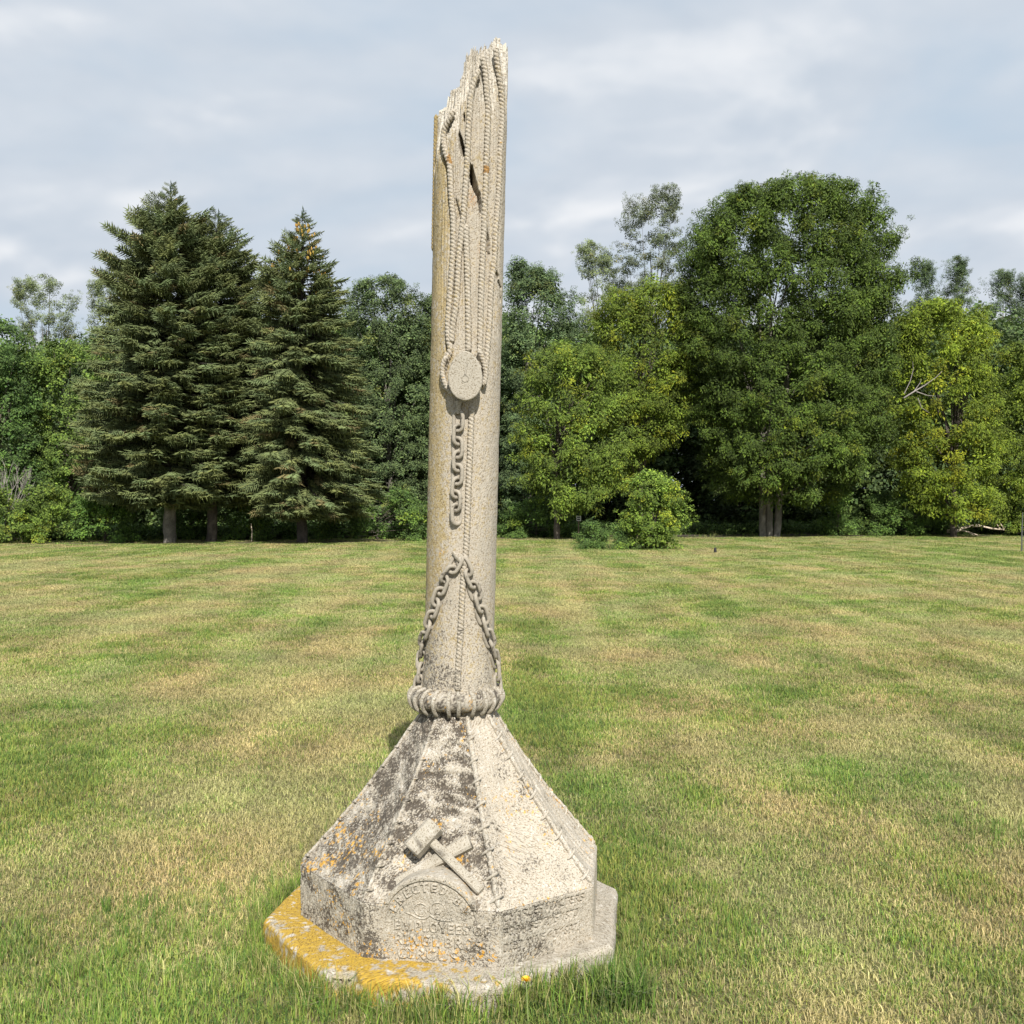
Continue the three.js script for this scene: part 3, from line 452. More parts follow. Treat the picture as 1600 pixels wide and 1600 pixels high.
// ---------- leaves and trees ----------
function leafSpray(n, R, len, wid, droop, seed, tones) {
  const r = rngOf(seed), P = [], C = [], I = [];
  for (let k = 0; k < n; k++) {
    const a = r() * tau, q = Math.sqrt(r()), y = (r() - 0.35) * R * 1.1, c = V(Math.cos(a) * q * R, y - droop * q * q * R, Math.sin(a) * q * R), dir = V(Math.cos(a) + (r() - 0.5) * 1.4, -droop - 0.1 + (r() - 0.5) * 1.1, Math.sin(a) + (r() - 0.5) * 1.4).normalize();
    const up = V((r() - 0.5) * 1.3, 1, (r() - 0.5) * 1.3).normalize(), s = V().crossVectors(dir, up).normalize(), m = V().crossVectors(s, dir), l = len * (0.7 + 0.6 * r()), w = wid * (0.7 + 0.6 * r()), o = P.length / 3, t = tones[Math.floor(r() * tones.length)], f = 0.8 + 0.4 * r();
    for (const [x, z, h] of [[0, 0, 0], [0.45, 0.5, 0.12], [1, 0, -0.1], [0.45, -0.5, 0.12]]) { P.push(c.x + dir.x * l * x + s.x * w * z + m.x * w * h, c.y + dir.y * l * x + s.y * w * z + m.y * w * h, c.z + dir.z * l * x + s.z * w * z + m.z * w * h); C.push(t[0] * f, t[1] * f, t[2] * f); }
    I.push(o, o + 1, o + 2, o, o + 2, o + 3);
  }
  const g = new THREE.BufferGeometry(); g.setAttribute('position', new THREE.Float32BufferAttribute(P, 3)); g.setAttribute('color', new THREE.Float32BufferAttribute(C, 3)); g.setIndex(I); g.computeVertexNormals(); return g;
}
const T1 = [[1, 1, 1], [0.75, 0.85, 0.8], [1.3, 1.22, 1.05], [0.6, 0.62, 0.6], [1.15, 1.1, 0.9]];
const SPRAY = {
  round: [1, 2, 3].map((s) => leafSpray(40, 0.42, 0.15, 0.125, 0.1, 100 + s, T1)),
  long: [1, 2, 3].map((s) => leafSpray(44, 0.42, 0.20, 0.085, 0.45, 200 + s, T1)),
  broad: [1, 2, 3].map((s) => leafSpray(38, 0.40, 0.17, 0.13, 0.3, 300 + s, T1)),
  fine: [1, 2, 3].map((s) => leafSpray(44, 0.27, 0.085, 0.06, 0.2, 400 + s, T1)),
};
const UP = V(0, 1, 0), mat4 = new THREE.Matrix4(), quat = new THREE.Quaternion(), quat2 = new THREE.Quaternion(), col3 = new THREE.Color();
function instanced(name, geo, material, list, parent, kind) { // list of [position, quaternion, scale, [r, g, b]]
  const m = shade(new THREE.InstancedMesh(geo, material, list.length)); m.name = parent === scene ? numbered(name) : name;
  list.forEach(([p, q, s, c], i) => { m.setMatrixAt(i, mat4.compose(p, q, typeof s === 'number' ? V(s, s, s) : s)); m.setColorAt(i, col3.setRGB(c[0], c[1], c[2])); });
  if (kind) m.userData.kind = kind; parent.add(m); return m;
}
// rows: [v, uLeft, uRight] of the crown's outline in the photograph, at depth d
function broadleaf(o) {
  const r = rngOf(o.seed), d = o.d, px = d / 1600, uT = o.u ?? (o.rows[o.rows.length - 1][1] + o.rows[o.rows.length - 1][2]) / 2, base = V((uT - 800) * px, 0, -d), tree = thing(o.name, o.label, o.category ?? 'tree', [base.x, 0, base.z], o.group);
  const yOf = (v) => at(800, v, d).y, v0 = o.rows[0][0], v1 = o.rows[o.rows.length - 1][0], hwMax = Math.max(...o.rows.map((q) => (q[2] - q[1]) / 2 * px)), sc = o.scale ?? 1, L0 = 0.85 * sc, yMin = o.vMin ? yOf(o.vMin) : -1, lists = [[], [], []], ends = [];
  let area = 0; for (let v = v0; v < v1; v += 4) { const q = table(o.rows, v); area += 4 * px * Math.PI * (q[1] - q[0]) / 2 * px; }
  const N = Math.round(area * (o.fill ?? 1) * 3.1 / (sc * sc)), lobe = 1.1 / Math.max(0.8, hwMax * 0.55);
  const twig = (p, dir, L, tint, yel) => { // a leafy shoot: sprays set along it, smaller to the tip
    const m = 6; for (let i = 0; i < m; i++) {
      const t = i / (m - 1), e = p.clone().addScaledVector(dir, L * t).add(V((r() - 0.5) * 0.3 * sc, -0.16 * (o.droop ?? 0.3) * t * L * 2 + (r() - 0.5) * 0.22 * sc, (r() - 0.5) * 0.3 * sc)); if (e.y < yMin + 0.3 * n3(e.x * 1.2, 1, e.z) ) continue; if (e.y < 0.08) e.y = 0.08 + 0.2 * r();
      quat.setFromUnitVectors(UP, V(dir.x * 0.5 + (r() - 0.5) * 0.7, 0.8, dir.z * 0.5 + 0.15 + (r() - 0.5) * 0.7).normalize()); quat2.setFromAxisAngle(UP, r() * tau);
      const f = tint * (0.62 + 0.76 * r()), c = o.color, y = yel && r() < 0.7; e.sub(base); lists[i % 3].push([e, quat.clone().multiply(quat2), sc * lerp(0.72, 0.34, t) * (0.65 + 0.75 * r()), [c[0] * f * (y ? 1.45 : 1), c[1] * f * (y ? 1.18 : 1), c[2] * f * (y ? 0.8 : 1)]]);
    }
  };
  for (let k = 0, guard = 0; k < N && guard < N * 40; guard++) {
    const v = lerp(v0, v1, r()), [uL, uR] = table(o.rows, v), hw = (uR - uL) / 2 * px; if (r() > (hw + 0.25 * sc) / hwMax) continue;
    const f = r() * tau, cf = Math.cos(f); if (cf < -0.1 && r() < (o.back ?? 0.6)) continue;
    const lob = 0.9 + 0.24 * fbm(Math.sin(f) * 1.3 + o.seed, v * px * lobe * 0.9, cf * 1.3, 2), q = Math.max(0.05, lob * (1 - 0.5 * r() * r())), reach = Math.min(hw * 0.5, 0.45 * L0), deep = Math.min(hwMax * 0.8, hw * 1.1);
    const x = ((uL + uR) / 2 - 800) * px + Math.max(0.04, hw - reach) * q * Math.sin(f), z = -d + Math.max(0.05, deep - reach) * q * cf, y = yOf(v);
    if (n3(x * 0.85 + o.seed * 3, y * 1.0, z * 0.85) + 0.45 * n3(x * 2.1, y * 2.3, z * 2.1 + o.seed) < (o.gap ?? -0.42)) { k += 0.35; continue; }
    const up = lerp(0.25, 1.1, clamp((y - yOf(v1)) / (yOf(v0) - yOf(v1) + 0.01))) - (o.droop ?? 0.3) * 0.7, dir = V(Math.sin(f) * 0.8 + (r() - 0.5) * 0.7, up + (r() - 0.5) * 0.6, cf * 0.8 + (r() - 0.5) * 0.7).normalize();
    twig(V(x, Math.max(y, 0.1), z), dir, Math.min(L0 * (0.6 + 0.8 * r()), Math.max(0.1, (yOf(v0) - 0.3 * sc - y) / Math.max(0.25, dir.y))), (0.82 + 0.36 * r()) * (1 + 0.22 * n3(x * 0.5, y * 0.5, z * 0.5 + o.seed)), r() < (o.yellow ?? 0.05) * 1.6); ends.push(V(x, y, z)); k++;
  }
  for (const [u, v, w] of o.extra ?? []) for (let k = 0; k < 4; k++) twig(at(u + (r() - 0.5) * w, v + w * 0.8, d), V((r() - 0.5) * 0.5, 1, 0).normalize(), 0.5, 1, false);
  for (let k = 0; k < (o.sprigs ?? 0) * 40; k++) { // long shoots standing out of the top
    const v = v0 + (v1 - v0) * 0.3 * r() * r(), [uL, uR] = table(o.rows, v), u = lerp(uL, uR, r()), p = V((u - 800) * px, yOf(v) - 0.3 * L0, -d + (r() - 0.5) * hwMax), L = (0.5 + 0.9 * r()) * (o.sprigLen ?? 1); p.y = Math.min(p.y, yOf(v0) - L - 0.1); twig(p, V((r() - 0.5) * 0.7 + (u > (uL + uR) / 2 ? 0.2 : -0.2), 1, (r() - 0.5) * 0.5).normalize(), L, 0.9 + 0.3 * r(), false);
  }
  lists.forEach((l, k) => { if (l.length) instanced('crown', SPRAY[o.leaf][k], M.leaf, l, tree, 'stuff'); });
  // trunk and limbs up into the crown
  const bark = o.bark ?? M.bark, tr = o.trunk ?? hwMax * 0.055, topY = yOf(lerp(v0, v1, 0.25)), woods = [];
  const stems = o.stems ?? [[0, 0]];
  stems.forEach(([off, lean], i) => {
    const pts = [], rad = []; for (let k = 0; k <= 40; k++) { const t = Math.pow(k / 40, 1.4); pts.push(V(off + lean * t * topY + 0.10 * n3(t * 5, o.seed, i) * t, topY * t - 0.05, 0.1 * n3(t * 5, i, o.seed) * t + (o.stemZ ?? 0))); rad.push(tr * (1 - 0.8 * t) * (k === 0 ? 1.2 : 1)); }
    part('trunk', limb(pts, rad, 10, 0.16, o.seed + i), bark, tree);
  });
  const limbs = [], step = Math.max(1, Math.round(ends.length / (o.limbs ?? 34))); ends.filter((_, k) => k % step === 0).forEach((q) => {
    const e = q.clone().sub(base), y0 = clamp(e.y * 0.45 + 0.1, 0.1, topY * 0.8), sx = stems[0][0] + stems[0][1] * y0, s = V(sx, y0, o.stemZ ?? 0), m = s.clone().lerp(e, 0.5).add(V(0, 0.10 * Math.abs(e.y - y0), 0)); limbs.push(limb([s, m, e], [tr * 0.32, tr * 0.17, 0.006], 6));
  });
  if (limbs.length) part('branches', merge(limbs), bark, tree);
  return tree;
}
// spruce: whorls of drooping boughs hung with needled shoots
function spruceSpray(seed) {
  const r = rngOf(seed), gs = [];
  const shoot = (p, dir, l, w) => { const g = new THREE.ConeGeometry(w, l * 0.75, 5, 1, true); g.translate(0, l * 0.375 + l * 0.25, 0); const h = new THREE.ConeGeometry(w, l * 0.25, 5, 1, true); h.rotateX(Math.PI); h.translate(0, l * 0.125, 0); const m = merge([g, h]); m.deleteAttribute('uv'); m.applyQuaternion(new THREE.Quaternion().setFromUnitVectors(UP, dir)); m.translate(p.x, p.y, p.z); const f = 0.75 + 0.5 * r(), n = m.attributes.position.count, c = new Float32Array(n * 3); for (let i = 0; i < n; i++) { const tip = 1; c.set([f * tip, f * tip, f * tip], i * 3); } m.setAttribute('color', new THREE.BufferAttribute(c, 3)); gs.push(m); };
  for (let k = 0; k < 7; k++) { const x = k * 0.085, y = -0.03 * k * 0.3; for (const s of [-1, 1]) shoot(V(x, y, 0), V(0.75, -0.15 - 0.25 * r(), s * (0.75 + 0.3 * r())).normalize(), 0.24 + 0.12 * r() - k * 0.012, 0.026); if (k % 2) shoot(V(x, y, 0.05 * (r() - 0.5)), V(0.25, -1, 0.5 * (r() - 0.5)).normalize(), 0.2 + 0.12 * r(), 0.024); }
  shoot(V(0.5, -0.05, 0), V(1, 0.1, 0).normalize(), 0.26, 0.028); shoot(V(0.2, 0, 0), V(1, 0.12, 0).normalize(), 0.34, 0.028);
  return merge(gs);
}
const SPRUCE = [501, 502].map(spruceSpray);
const CONE = (() => { const g = new THREE.SphereGeometry(0.028, 6, 5); g.scale(1, 2.4, 1); g.translate(0, -0.06, 0); return paint(g, () => [1, 1, 1]); })();
function spruce(o) {
  const r = rngOf(o.seed), d = o.d, px = d / 1600, base = V((o.u - 800) * px, 0, -d), tree = thing('spruce_tree', o.label, 'spruce tree', [base.x, 0, base.z]), H = at(800, o.rows[0][0], d).y, ax = ((o.uTop ?? o.u) - o.u) * px / H, lists = [[], []], cones = [], boughs = [];
  const hOf = (h) => 780 - (h - 1.6) / px * 1; const v1 = o.rows[o.rows.length - 1][0];
  const h0 = at(800, v1, d).y; let h = h0;
  while (h < H - 0.12) {
    const v = 800 - ((h - 1.6) / d * 1600 + 20), [L0, R0] = table(o.rows, v), k = (h - h0) / (H - h0), nb = Math.max(4, Math.round(lerp(9, 5, k)));
    for (let b = 0; b < nb; b++) {
      const a = (b + r() * 0.8) / nb * tau + h * 3, side = Math.sin(a), L = Math.max(0.12, lerp(L0, R0, side * 0.5 + 0.5) * px * (0.72 + 0.36 * r()));
      const droop = lerp(o.droop ?? 0.34, -0.35, sm(0.45, 1, k)) + 0.14 * (r() - 0.5), dir = V(Math.sin(a), 0, Math.cos(a)), pt = (t) => V(ax * h, h, 0).addScaledVector(dir, L * t).add(V(0, -droop * L * Math.pow(t, 0.9) + 0.16 * L * t * t * t, 0));
      if (L > 0.5) boughs.push(limb([pt(0), pt(0.5), pt(0.95)], [0.03 * (1 - k * 0.6), 0.016, 0.005], 4));
      const n = Math.max(1, Math.round(L / 0.21));
      for (let i = 0; i < n; i++) for (let s = 0; s < (L > 1 ? 2 : 1); s++) {
        const t = lerp(0.22, 0.93, (i + r() * 0.7) / n), p = pt(t), q = pt(Math.min(1, t + 0.06)).sub(pt(t - 0.06)).normalize(), yaw = (r() - 0.5) * 1.5; q.applyAxisAngle(UP, yaw);
        p.add(V((r() - 0.5) * 0.34 * Math.min(1, L), (r() - 0.6) * 0.26, (r() - 0.5) * 0.34 * Math.min(1, L)));
        quat.setFromUnitVectors(V(1, 0, 0), q); const f = 0.72 + 0.5 * r(), br = r() < (o.brown ?? 0.06), tip = t > 0.75 ? 1.2 : 1, c = br ? [0.14, 0.12, 0.05] : mix3([0.136, 0.152, 0.05], [0.105, 0.142, 0.06], r());
        lists[(i + b) % 2].push([p, quat.clone(), (0.72 + 0.4 * r()) * Math.min(1, 0.34 + L * 0.55), c.map((e) => e * f * tip)]);
      }
      if (k > (o.coneFrom ?? 0.8) && k < 0.965 && r() < (o.coneShare ?? 0.7)) for (let i = 0; i < 4; i++) { const p = pt(0.5 + 0.5 * r()).add(V(0.08 * (r() - 0.5), -0.03, 0.08 * (r() - 0.5))); cones.push([p, new THREE.Quaternion(), 0.8 + 0.5 * r(), mix3([0.34, 0.25, 0.05], [0.42, 0.22, 0.05], r())]); }
    }
    h += lerp(0.30, 0.2, k);
  }
  lists[0].push([V(ax * H, H - 0.35, 0), quat.setFromUnitVectors(V(1, 0, 0), UP).clone(), 0.7, [0.08, 0.12, 0.07]]);
  lists.forEach((l, k) => instanced('crown', SPRUCE[k], M.needle, l, tree, 'stuff')); if (cones.length) instanced('cones', CONE, M.needle, cones, tree, 'stuff');
  part('branches', merge(boughs), M.barkDark, tree);
  const pts = [], rad = []; for (let k = 0; k <= 90; k++) { const t = Math.pow(k / 90, 1.6); pts.push(V(ax * H * t + 0.03 * n3(t * 4, o.seed, 1), H * t * 0.985 - 0.05, 0)); rad.push((o.trunk ?? 0.2) * (1 - 0.96 * t) * (k === 0 ? 1.25 : 1) + 0.004); }
  part('trunk', limb(pts, rad, 18, 0.14, o.seed), o.bark ?? M.bark, tree);
}
spruce({ seed: 1, u: 266, uTop: 268, d: 37.6, trunk: 0.225, rows: [[288, 2, 2], [310, 14, 14], [330, 32, 24], [352, 48, 46], [385, 70, 70], [425, 94, 95], [470, 97, 115], [520, 108, 120], [580, 128, 125], [620, 145, 125], [700, 150, 110], [745, 144, 120], [772, 60, 60]], bark: M.barkPale, coneFrom: 0.9, coneShare: 0.35, brown: 0.04, label: 'tall broad spruce at left whose pale barked trunk stands left of its neighbour' });
spruce({ seed: 2, u: 330, uTop: 342, d: 38.4, trunk: 0.19, rows: [[332, 2, 2], [350, 18, 18], [385, 40, 44], [440, 55, 66], [500, 66, 76], [600, 80, 84], [700, 84, 86], [750, 70, 80], [775, 30, 40]], coneFrom: 2, brown: 0.04, label: 'spruce with a darker trunk grown into the right flank of the broad spruce' });
spruce({ seed: 3, u: 471, uTop: 473, d: 37.4, trunk: 0.19, droop: 0.5, rows: [[328, 2, 2], [345, 10, 10], [370, 20, 22], [400, 36, 34], [440, 55, 50], [480, 60, 66], [540, 68, 90], [600, 74, 108], [680, 82, 120], [740, 84, 112], [770, 70, 90], [794, 30, 30]], coneFrom: 0.72, coneShare: 0.9, bark: M.barkDark, label: 'narrow pointed spruce nearest the monument with golden cones in its tip' });

const pale = [0.21, 0.26, 0.125], bright = [0.20, 0.27, 0.025], teal = [0.12, 0.175, 0.068], ashc = [0.10, 0.158, 0.022], boxc = [0.165, 0.23, 0.026];
const W = (o) => broadleaf(o);
W({ seed: 21, name: 'cottonwood_tree', d: 58, scale: 0.68, leaf: 'round', color: pale, n: 60, blob: 0.7, fill: 0.8, gap: -0.25, sprigs: 0.5, bark: M.barkPale, trunk: 0.14, u: 75, rows: [[432, 62, 80], [450, 30, 108], [480, 22, 112], [520, 22, 122], [570, 28, 130], [650, 30, 135], [760, 40, 120]], label: 'pale thin crowned cottonwood rising above the left end of the wood' });
W({ seed: 22, name: 'cottonwood_tree', d: 57, scale: 0.68, leaf: 'round', color: pale, n: 44, blob: 0.65, fill: 0.8, gap: -0.25, sprigs: 0.5, bark: M.barkPale, trunk: 0.14, u: 175, rows: [[436, 150, 172], [460, 143, 195], [520, 140, 215], [600, 140, 230], [760, 150, 220]], label: 'pale cottonwood peeping out behind the left flank of the broad spruce' });
W({ seed: 23, name: 'maple_tree', d: 44, fill: 1.4, leaf: 'broad', color: [0.10, 0.18, 0.042], n: 60, blob: 0.8, dens: 5.5, u: -10, rows: [[500, -25, 22], [520, -60, 42], [570, -80, 52], [650, -90, 62], [740, -90, 66], [810, -80, 50]], label: 'dense dark maple cut by the left edge of the picture' });
W({ seed: 24, name: 'maple_tree', d: 46, fill: 1.4, leaf: 'broad', color: [0.14, 0.215, 0.04], n: 80, blob: 0.75, dens: 5, sprigs: 0.2, u: 110, yellow: 0.1, rows: [[535, 70, 130], [565, 48, 165], [620, 40, 185], [700, 40, 205], [770, 45, 205], [815, 60, 200]], label: 'yellow green maple between the left edge and the broad spruce' });
W({ seed: 25, name: 'aspen_tree', d: 52, fill: 1.5, leaf: 'round', color: teal, n: 110, blob: 0.8, dens: 5, sprigs: 0.5, u: 610, bark: M.barkPale, trunk: 0.13, rows: [[436, 585, 622], [448, 552, 650], [480, 540, 662], [540, 530, 672], [640, 525, 690], [740, 520, 700], [820, 520, 700]], label: 'grey green aspen clump between the pointed spruce and the monument' });
W({ seed: 26, name: 'aspen_tree', d: 54, fill: 1.5, leaf: 'round', color: teal, n: 60, blob: 0.8, dens: 5, sprigs: 0.5, u: 700, bark: M.barkPale, trunk: 0.12, rows: [[462, 668, 690], [490, 650, 730], [560, 645, 770], [700, 650, 790], [815, 650, 790]], label: 'grey green aspen mostly hidden behind the monument pole' });
W({ seed: 27, name: 'poplar_tree', d: 49, fill: 1.5, leaf: 'round', color: [0.125, 0.19, 0.08], n: 110, blob: 0.75, dens: 5, sprigs: 0.5, u: 826, bark: M.barkPale, trunk: 0.15, extra: [[808, 412, 10], [806, 425, 9], [811, 440, 11]], rows: [[412, 822, 845], [430, 808, 862], [460, 790, 882], [500, 786, 905], [580, 782, 912], [680, 780, 915], [760, 785, 905], [815, 790, 890]], label: 'grey green poplar just right of the monument with a lone sprig on top' });
W({ seed: 28, name: 'cottonwood_tree', d: 56, scale: 0.68, leaf: 'round', color: pale, n: 44, blob: 0.65, fill: 0.8, gap: -0.25, sprigs: 0.5, bark: M.barkPale, trunk: 0.12, u: 945, rows: [[378, 908, 925], [392, 904, 950], [425, 906, 965], [470, 900, 985], [560, 898, 990], [700, 900, 980]], label: 'thin pale cottonwood with a ragged top left of the taller cottonwood' });
W({ seed: 29, name: 'cottonwood_tree', d: 55, scale: 0.68, leaf: 'round', color: [0.15, 0.185, 0.10], n: 70, blob: 0.55, fill: 0.8, gap: -0.2, sprigs: 0.6, bark: M.barkPale, trunk: 0.13, u: 1015, every: 2, rows: [[290, 1042, 1056], [305, 1005, 1060], [330, 972, 1064], [360, 960, 1070], [420, 960, 1080], [500, 955, 1090], [700, 960, 1080]], label: 'tall pale see-through cottonwood touching the big ash on its left' });
W({ seed: 30, name: 'boxelder_tree', d: 45, fill: 1.6, leaf: 'long', color: boxc, n: 110, blob: 0.85, dens: 5, sprigs: 0.25, u: 1000, yellow: 0.12, vMin: 765, trunk: 0.16, rows: [[440, 1000, 1055], [465, 950, 1090], [500, 912, 1105], [560, 900, 1105], [630, 905, 1090], [690, 915, 1050], [740, 930, 1000], [775, 940, 985]], label: 'bright green box elder behind the lawn bush and left of the big ash' });
W({ seed: 31, name: 'boxelder_tree', d: 41, fill: 1.6, leaf: 'long', color: [0.165, 0.24, 0.035], n: 100, blob: 0.7, dens: 5, sprigs: 0.25, u: 870, yellow: 0.12, vMin: 798, trunk: 0.14, rows: [[538, 860, 925], [565, 830, 960], [620, 812, 982], [690, 806, 988], [750, 815, 978], [795, 850, 950]], label: 'low yellow green box elder with hanging boughs right of the monument' });
W({ seed: 32, name: 'ash_tree', d: 44, leaf: 'long', color: ashc, n: 210, blob: 1.05, dens: 5.5, sprigs: 1.4, sprigLen: 0.7, u: 1198, yellow: 0.06, trunk: 0.155, vMin: 778, limbs: 26, bark: M.barkPale, fill: 3.0, back: 0.2, gap: -0.45, stems: [[-0.24, -0.02], [0.04, 0.0], [0.36, 0.06]], stemZ: 0.3, rows: [[298, 1190, 1270], [308, 1125, 1342], [330, 1092, 1362], [366, 1066, 1388], [410, 1050, 1412], [470, 1048, 1405], [540, 1062, 1398], [620, 1070, 1395], [700, 1085, 1385], [755, 1110, 1345], [795, 1145, 1290]], label: 'huge round crowned ash with three close grey stems on the right' });
W({ seed: 33, name: 'boxelder_tree', d: 43.5, fill: 1.6, leaf: 'long', color: bright, n: 130, blob: 0.85, dens: 5, sprigs: 0.3, u: 1490, yellow: 0.1, trunk: 0.15, rows: [[470, 1430, 1490], [492, 1405, 1525], [540, 1390, 1550], [620, 1382, 1548], [700, 1388, 1565], [760, 1405, 1575], [812, 1450, 1560]], label: 'brightest yellow green box elder right of the big ash' });
W({ seed: 34, name: 'boxelder_tree', d: 45, fill: 1.6, leaf: 'long', color: boxc, n: 70, blob: 0.85, dens: 5, u: 1610, rows: [[535, 1560, 1600], [570, 1540, 1650], [640, 1530, 1680], [740, 1530, 1690], [820, 1545, 1680]], label: 'green box elder cut by the right edge of the picture' });
[[1440, 404, 26, 'left'], [1494, 402, 30, 'mid'], [1562, 420, 34, 'wide'], [1598, 424, 24, 'edge']].forEach(([u, v, w, k], i) => W({ seed: 41 + i, name: 'poplar_tree', d: 58, fill: 1.0, scale: 0.6, leaf: 'round', color: [0.11, 0.165, 0.075], n: 60, blob: 0.48, dens: 4.6, sprigs: 0.7, u, trunk: 0.12, bark: M.barkPale, rows: [[v, u - 4, u + 4], [v + 14, u - w * 0.4, u + w * 0.4], [v + 36, u - w * 0.62, u + w * 0.7], [v + 44, u - w * 0.45, u + w * 0.5], [v + 76, u - w, u + w * 0.9], [v + 140, u - w * 1.2, u + w * 1.2], [720, u - w, u + w]], label: { left: 'dark poplar top showing between the big ash and the next dark poplar', mid: 'sharp pointed dark poplar top above the brightest box elder', wide: 'loose broad poplar top behind the right end of the wood', edge: 'poplar top cut by the right edge of the picture' }[k] }));

// shrubs along the edge of the wood
const shrub = (o) => W({ fill: 1.5, category: 'shrub', name: 'shrub', trunk: 0.04, every: 4, leaf: 'broad', ...o });
shrub({ seed: 61, d: 37.9, color: [0.14, 0.21, 0.035], n: 26, blob: 0.55, dens: 5, scale: 0.8, yellow: 0.12, rows: [[752, 25, 80], [775, -20, 108], [810, -40, 115], [846, -40, 112]], label: 'yellow green shrub in the lower left corner of the wood below the dead bush' });
shrub({ seed: 62, d: 38.4, color: [0.11, 0.20, 0.035], n: 24, blob: 0.5, dens: 5, scale: 0.8, rows: [[764, 135, 195], [785, 115, 215], [815, 108, 222], [844, 108, 220]], label: 'fresh green shrub left of the pale spruce trunk' });
shrub({ seed: 63, d: 41, color: [0.11, 0.19, 0.038], n: 22, blob: 0.5, dens: 5, scale: 0.8, rows: [[770, 285, 325], [795, 260, 340], [842, 250, 345]], label: 'shaded shrub showing between the two joined spruce trunks' });
shrub({ seed: 64, d: 40.5, color: [0.11, 0.19, 0.038], n: 30, blob: 0.5, dens: 5, scale: 0.8, rows: [[775, 370, 440], [800, 345, 462], [842, 345, 470]], label: 'shaded shrub between the second and the pointed spruce trunks' });
shrub({ seed: 65, d: 40.5, color: [0.11, 0.19, 0.038], n: 46, blob: 0.55, dens: 5, scale: 0.8, rows: [[770, 520, 640], [795, 485, 690], [842, 480, 700]], label: 'long low shrub between the pointed spruce and the monument' });
shrub({ seed: 66, d: 43, color: [0.11, 0.19, 0.038], n: 36, blob: 0.5, dens: 5, scale: 0.8, rows: [[785, 790, 870], [805, 775, 900], [838, 770, 905]], label: 'dark low shrub right of the monument under the box elder' });
shrub({ seed: 67, d: 44.5, color: [0.11, 0.19, 0.038], n: 16, blob: 0.4, dens: 5, scale: 0.8, rows: [[772, 1300, 1325], [790, 1285, 1335], [836, 1290, 1330]], label: 'small fresh green sapling in the shade right of the ash stems' });
shrub({ seed: 68, d: 45.5, color: [0.11, 0.19, 0.038], n: 40, blob: 0.55, dens: 5, scale: 0.8, rows: [[770, 1360, 1470], [795, 1330, 1490], [836, 1330, 1500]], label: 'dark shrub in the shade between the ash and the fallen branch' });
shrub({ seed: 69, d: 45.5, color: [0.11, 0.19, 0.038], n: 30, blob: 0.5, dens: 5, scale: 0.8, rows: [[765, 1575, 1620], [790, 1555, 1660], [836, 1540, 1680]], label: 'green shrub behind the tip of the fallen branch at the right edge' });
// bushes standing out on the lawn
shrub({ seed: 71, name: 'bush', category: 'bush', d: 32.8, u: 1018, color: [0.19, 0.285, 0.042], n: 42, blob: 0.36, fill: 2.2, back: 0.2, gap: -0.7, scale: 0.7, leaf: 'broad', yellow: 0.14, rows: [[738, 1000, 1030], [752, 975, 1052], [780, 982, 1066], [812, 976, 1072], [840, 970, 1066], [857, 985, 1050]], label: 'tall yellow green bush standing by itself on the lawn' });
shrub({ seed: 72, name: 'bush', category: 'bush', d: 32.9, u: 925, color: [0.105, 0.18, 0.04], n: 14, blob: 0.26, fill: 2.2, back: 0.2, gap: -0.7, scale: 0.55, leaf: 'long', rows: [[820, 905, 945], [838, 897, 952], [857, 905, 946]], label: 'small round bush on the lawn left of the tall bush' });
shrub({ seed: 73, name: 'bush', category: 'bush', d: 32.9, u: 970, color: [0.105, 0.18, 0.04], n: 10, blob: 0.22, fill: 2.2, back: 0.2, gap: -0.7, scale: 0.55, leaf: 'long', rows: [[832, 962, 985], [845, 955, 992], [857, 955, 990]], label: 'low dark bush filling the gap between the small and tall bushes' });

// the mass of the wood behind, which reads as one
{
  const r = rngOf(90), list = [];
  const skyline = [[-200, 505], [60, 520], [200, 500], [540, 475], [680, 480], [800, 470], [900, 495], [960, 480], [1050, 480], [1400, 480], [1440, 455], [1600, 470], [1800, 470]];
  for (let k = 0; k < 44000; k++) { const d = 52 + 20 * r(), u = -750 + 3100 * r(), x = (u - 800) / 1600 * d, vt = table(skyline, u)[0] + 18 + 40 * r() * r() + 14 * n3(u * 0.02, 1, 1) + (d - 52) * 0.5, v = lerp(vt, 842, Math.pow(r(), 0.95)), y = Math.max(0.2, at(800, v, d).y); quat.setFromEuler(new THREE.Euler((r() - 0.3) * 0.9, r() * 6.28, (r() - 0.5) * 0.9)); const f = 0.55 + 0.8 * r(), g = 1 + 0.3 * n3(u * 0.012, v * 0.012, 5); list.push([V(x, y, -d), quat.clone(), 0.9 + 0.7 * r(), [0.115 * f * g, 0.175 * f * g, 0.055 * f]]); }
  tag(instanced('far_wood', SPRAY.broad[0], M.leaf, list, scene), 'dark leafy depth of the wood behind the front trees', 'wood', null, 'stuff');
  const low = []; for (let k = 0; k < 5200; k++) { const u = r() * 1800 - 100, d = lerp(38.9, 46.5, clamp(u / 1600)) + 0.2 + 4 * r() * r() + (u > 890 && u < 1290 ? 1.5 : 0), x = (u - 800) / 1600 * d; if (u > 1070 && u < 1290 && r() < 0.5) continue; quat.setFromEuler(new THREE.Euler((r() - 0.5) * 0.6, r() * 6.28, (r() - 0.5) * 0.6)); const f = 0.7 + 0.6 * r(); low.push([V(x, 0.06 + 0.45 * r() * r(), -d), quat.clone(), 0.45 + 0.4 * r(), [0.12 * f, 0.20 * f, 0.045 * f]]); }
  tag(instanced('undergrowth', SPRAY.broad[1], M.leaf, low, scene), 'low weeds and seedlings along the shaded edge of the wood', 'undergrowth', null, 'stuff');
}

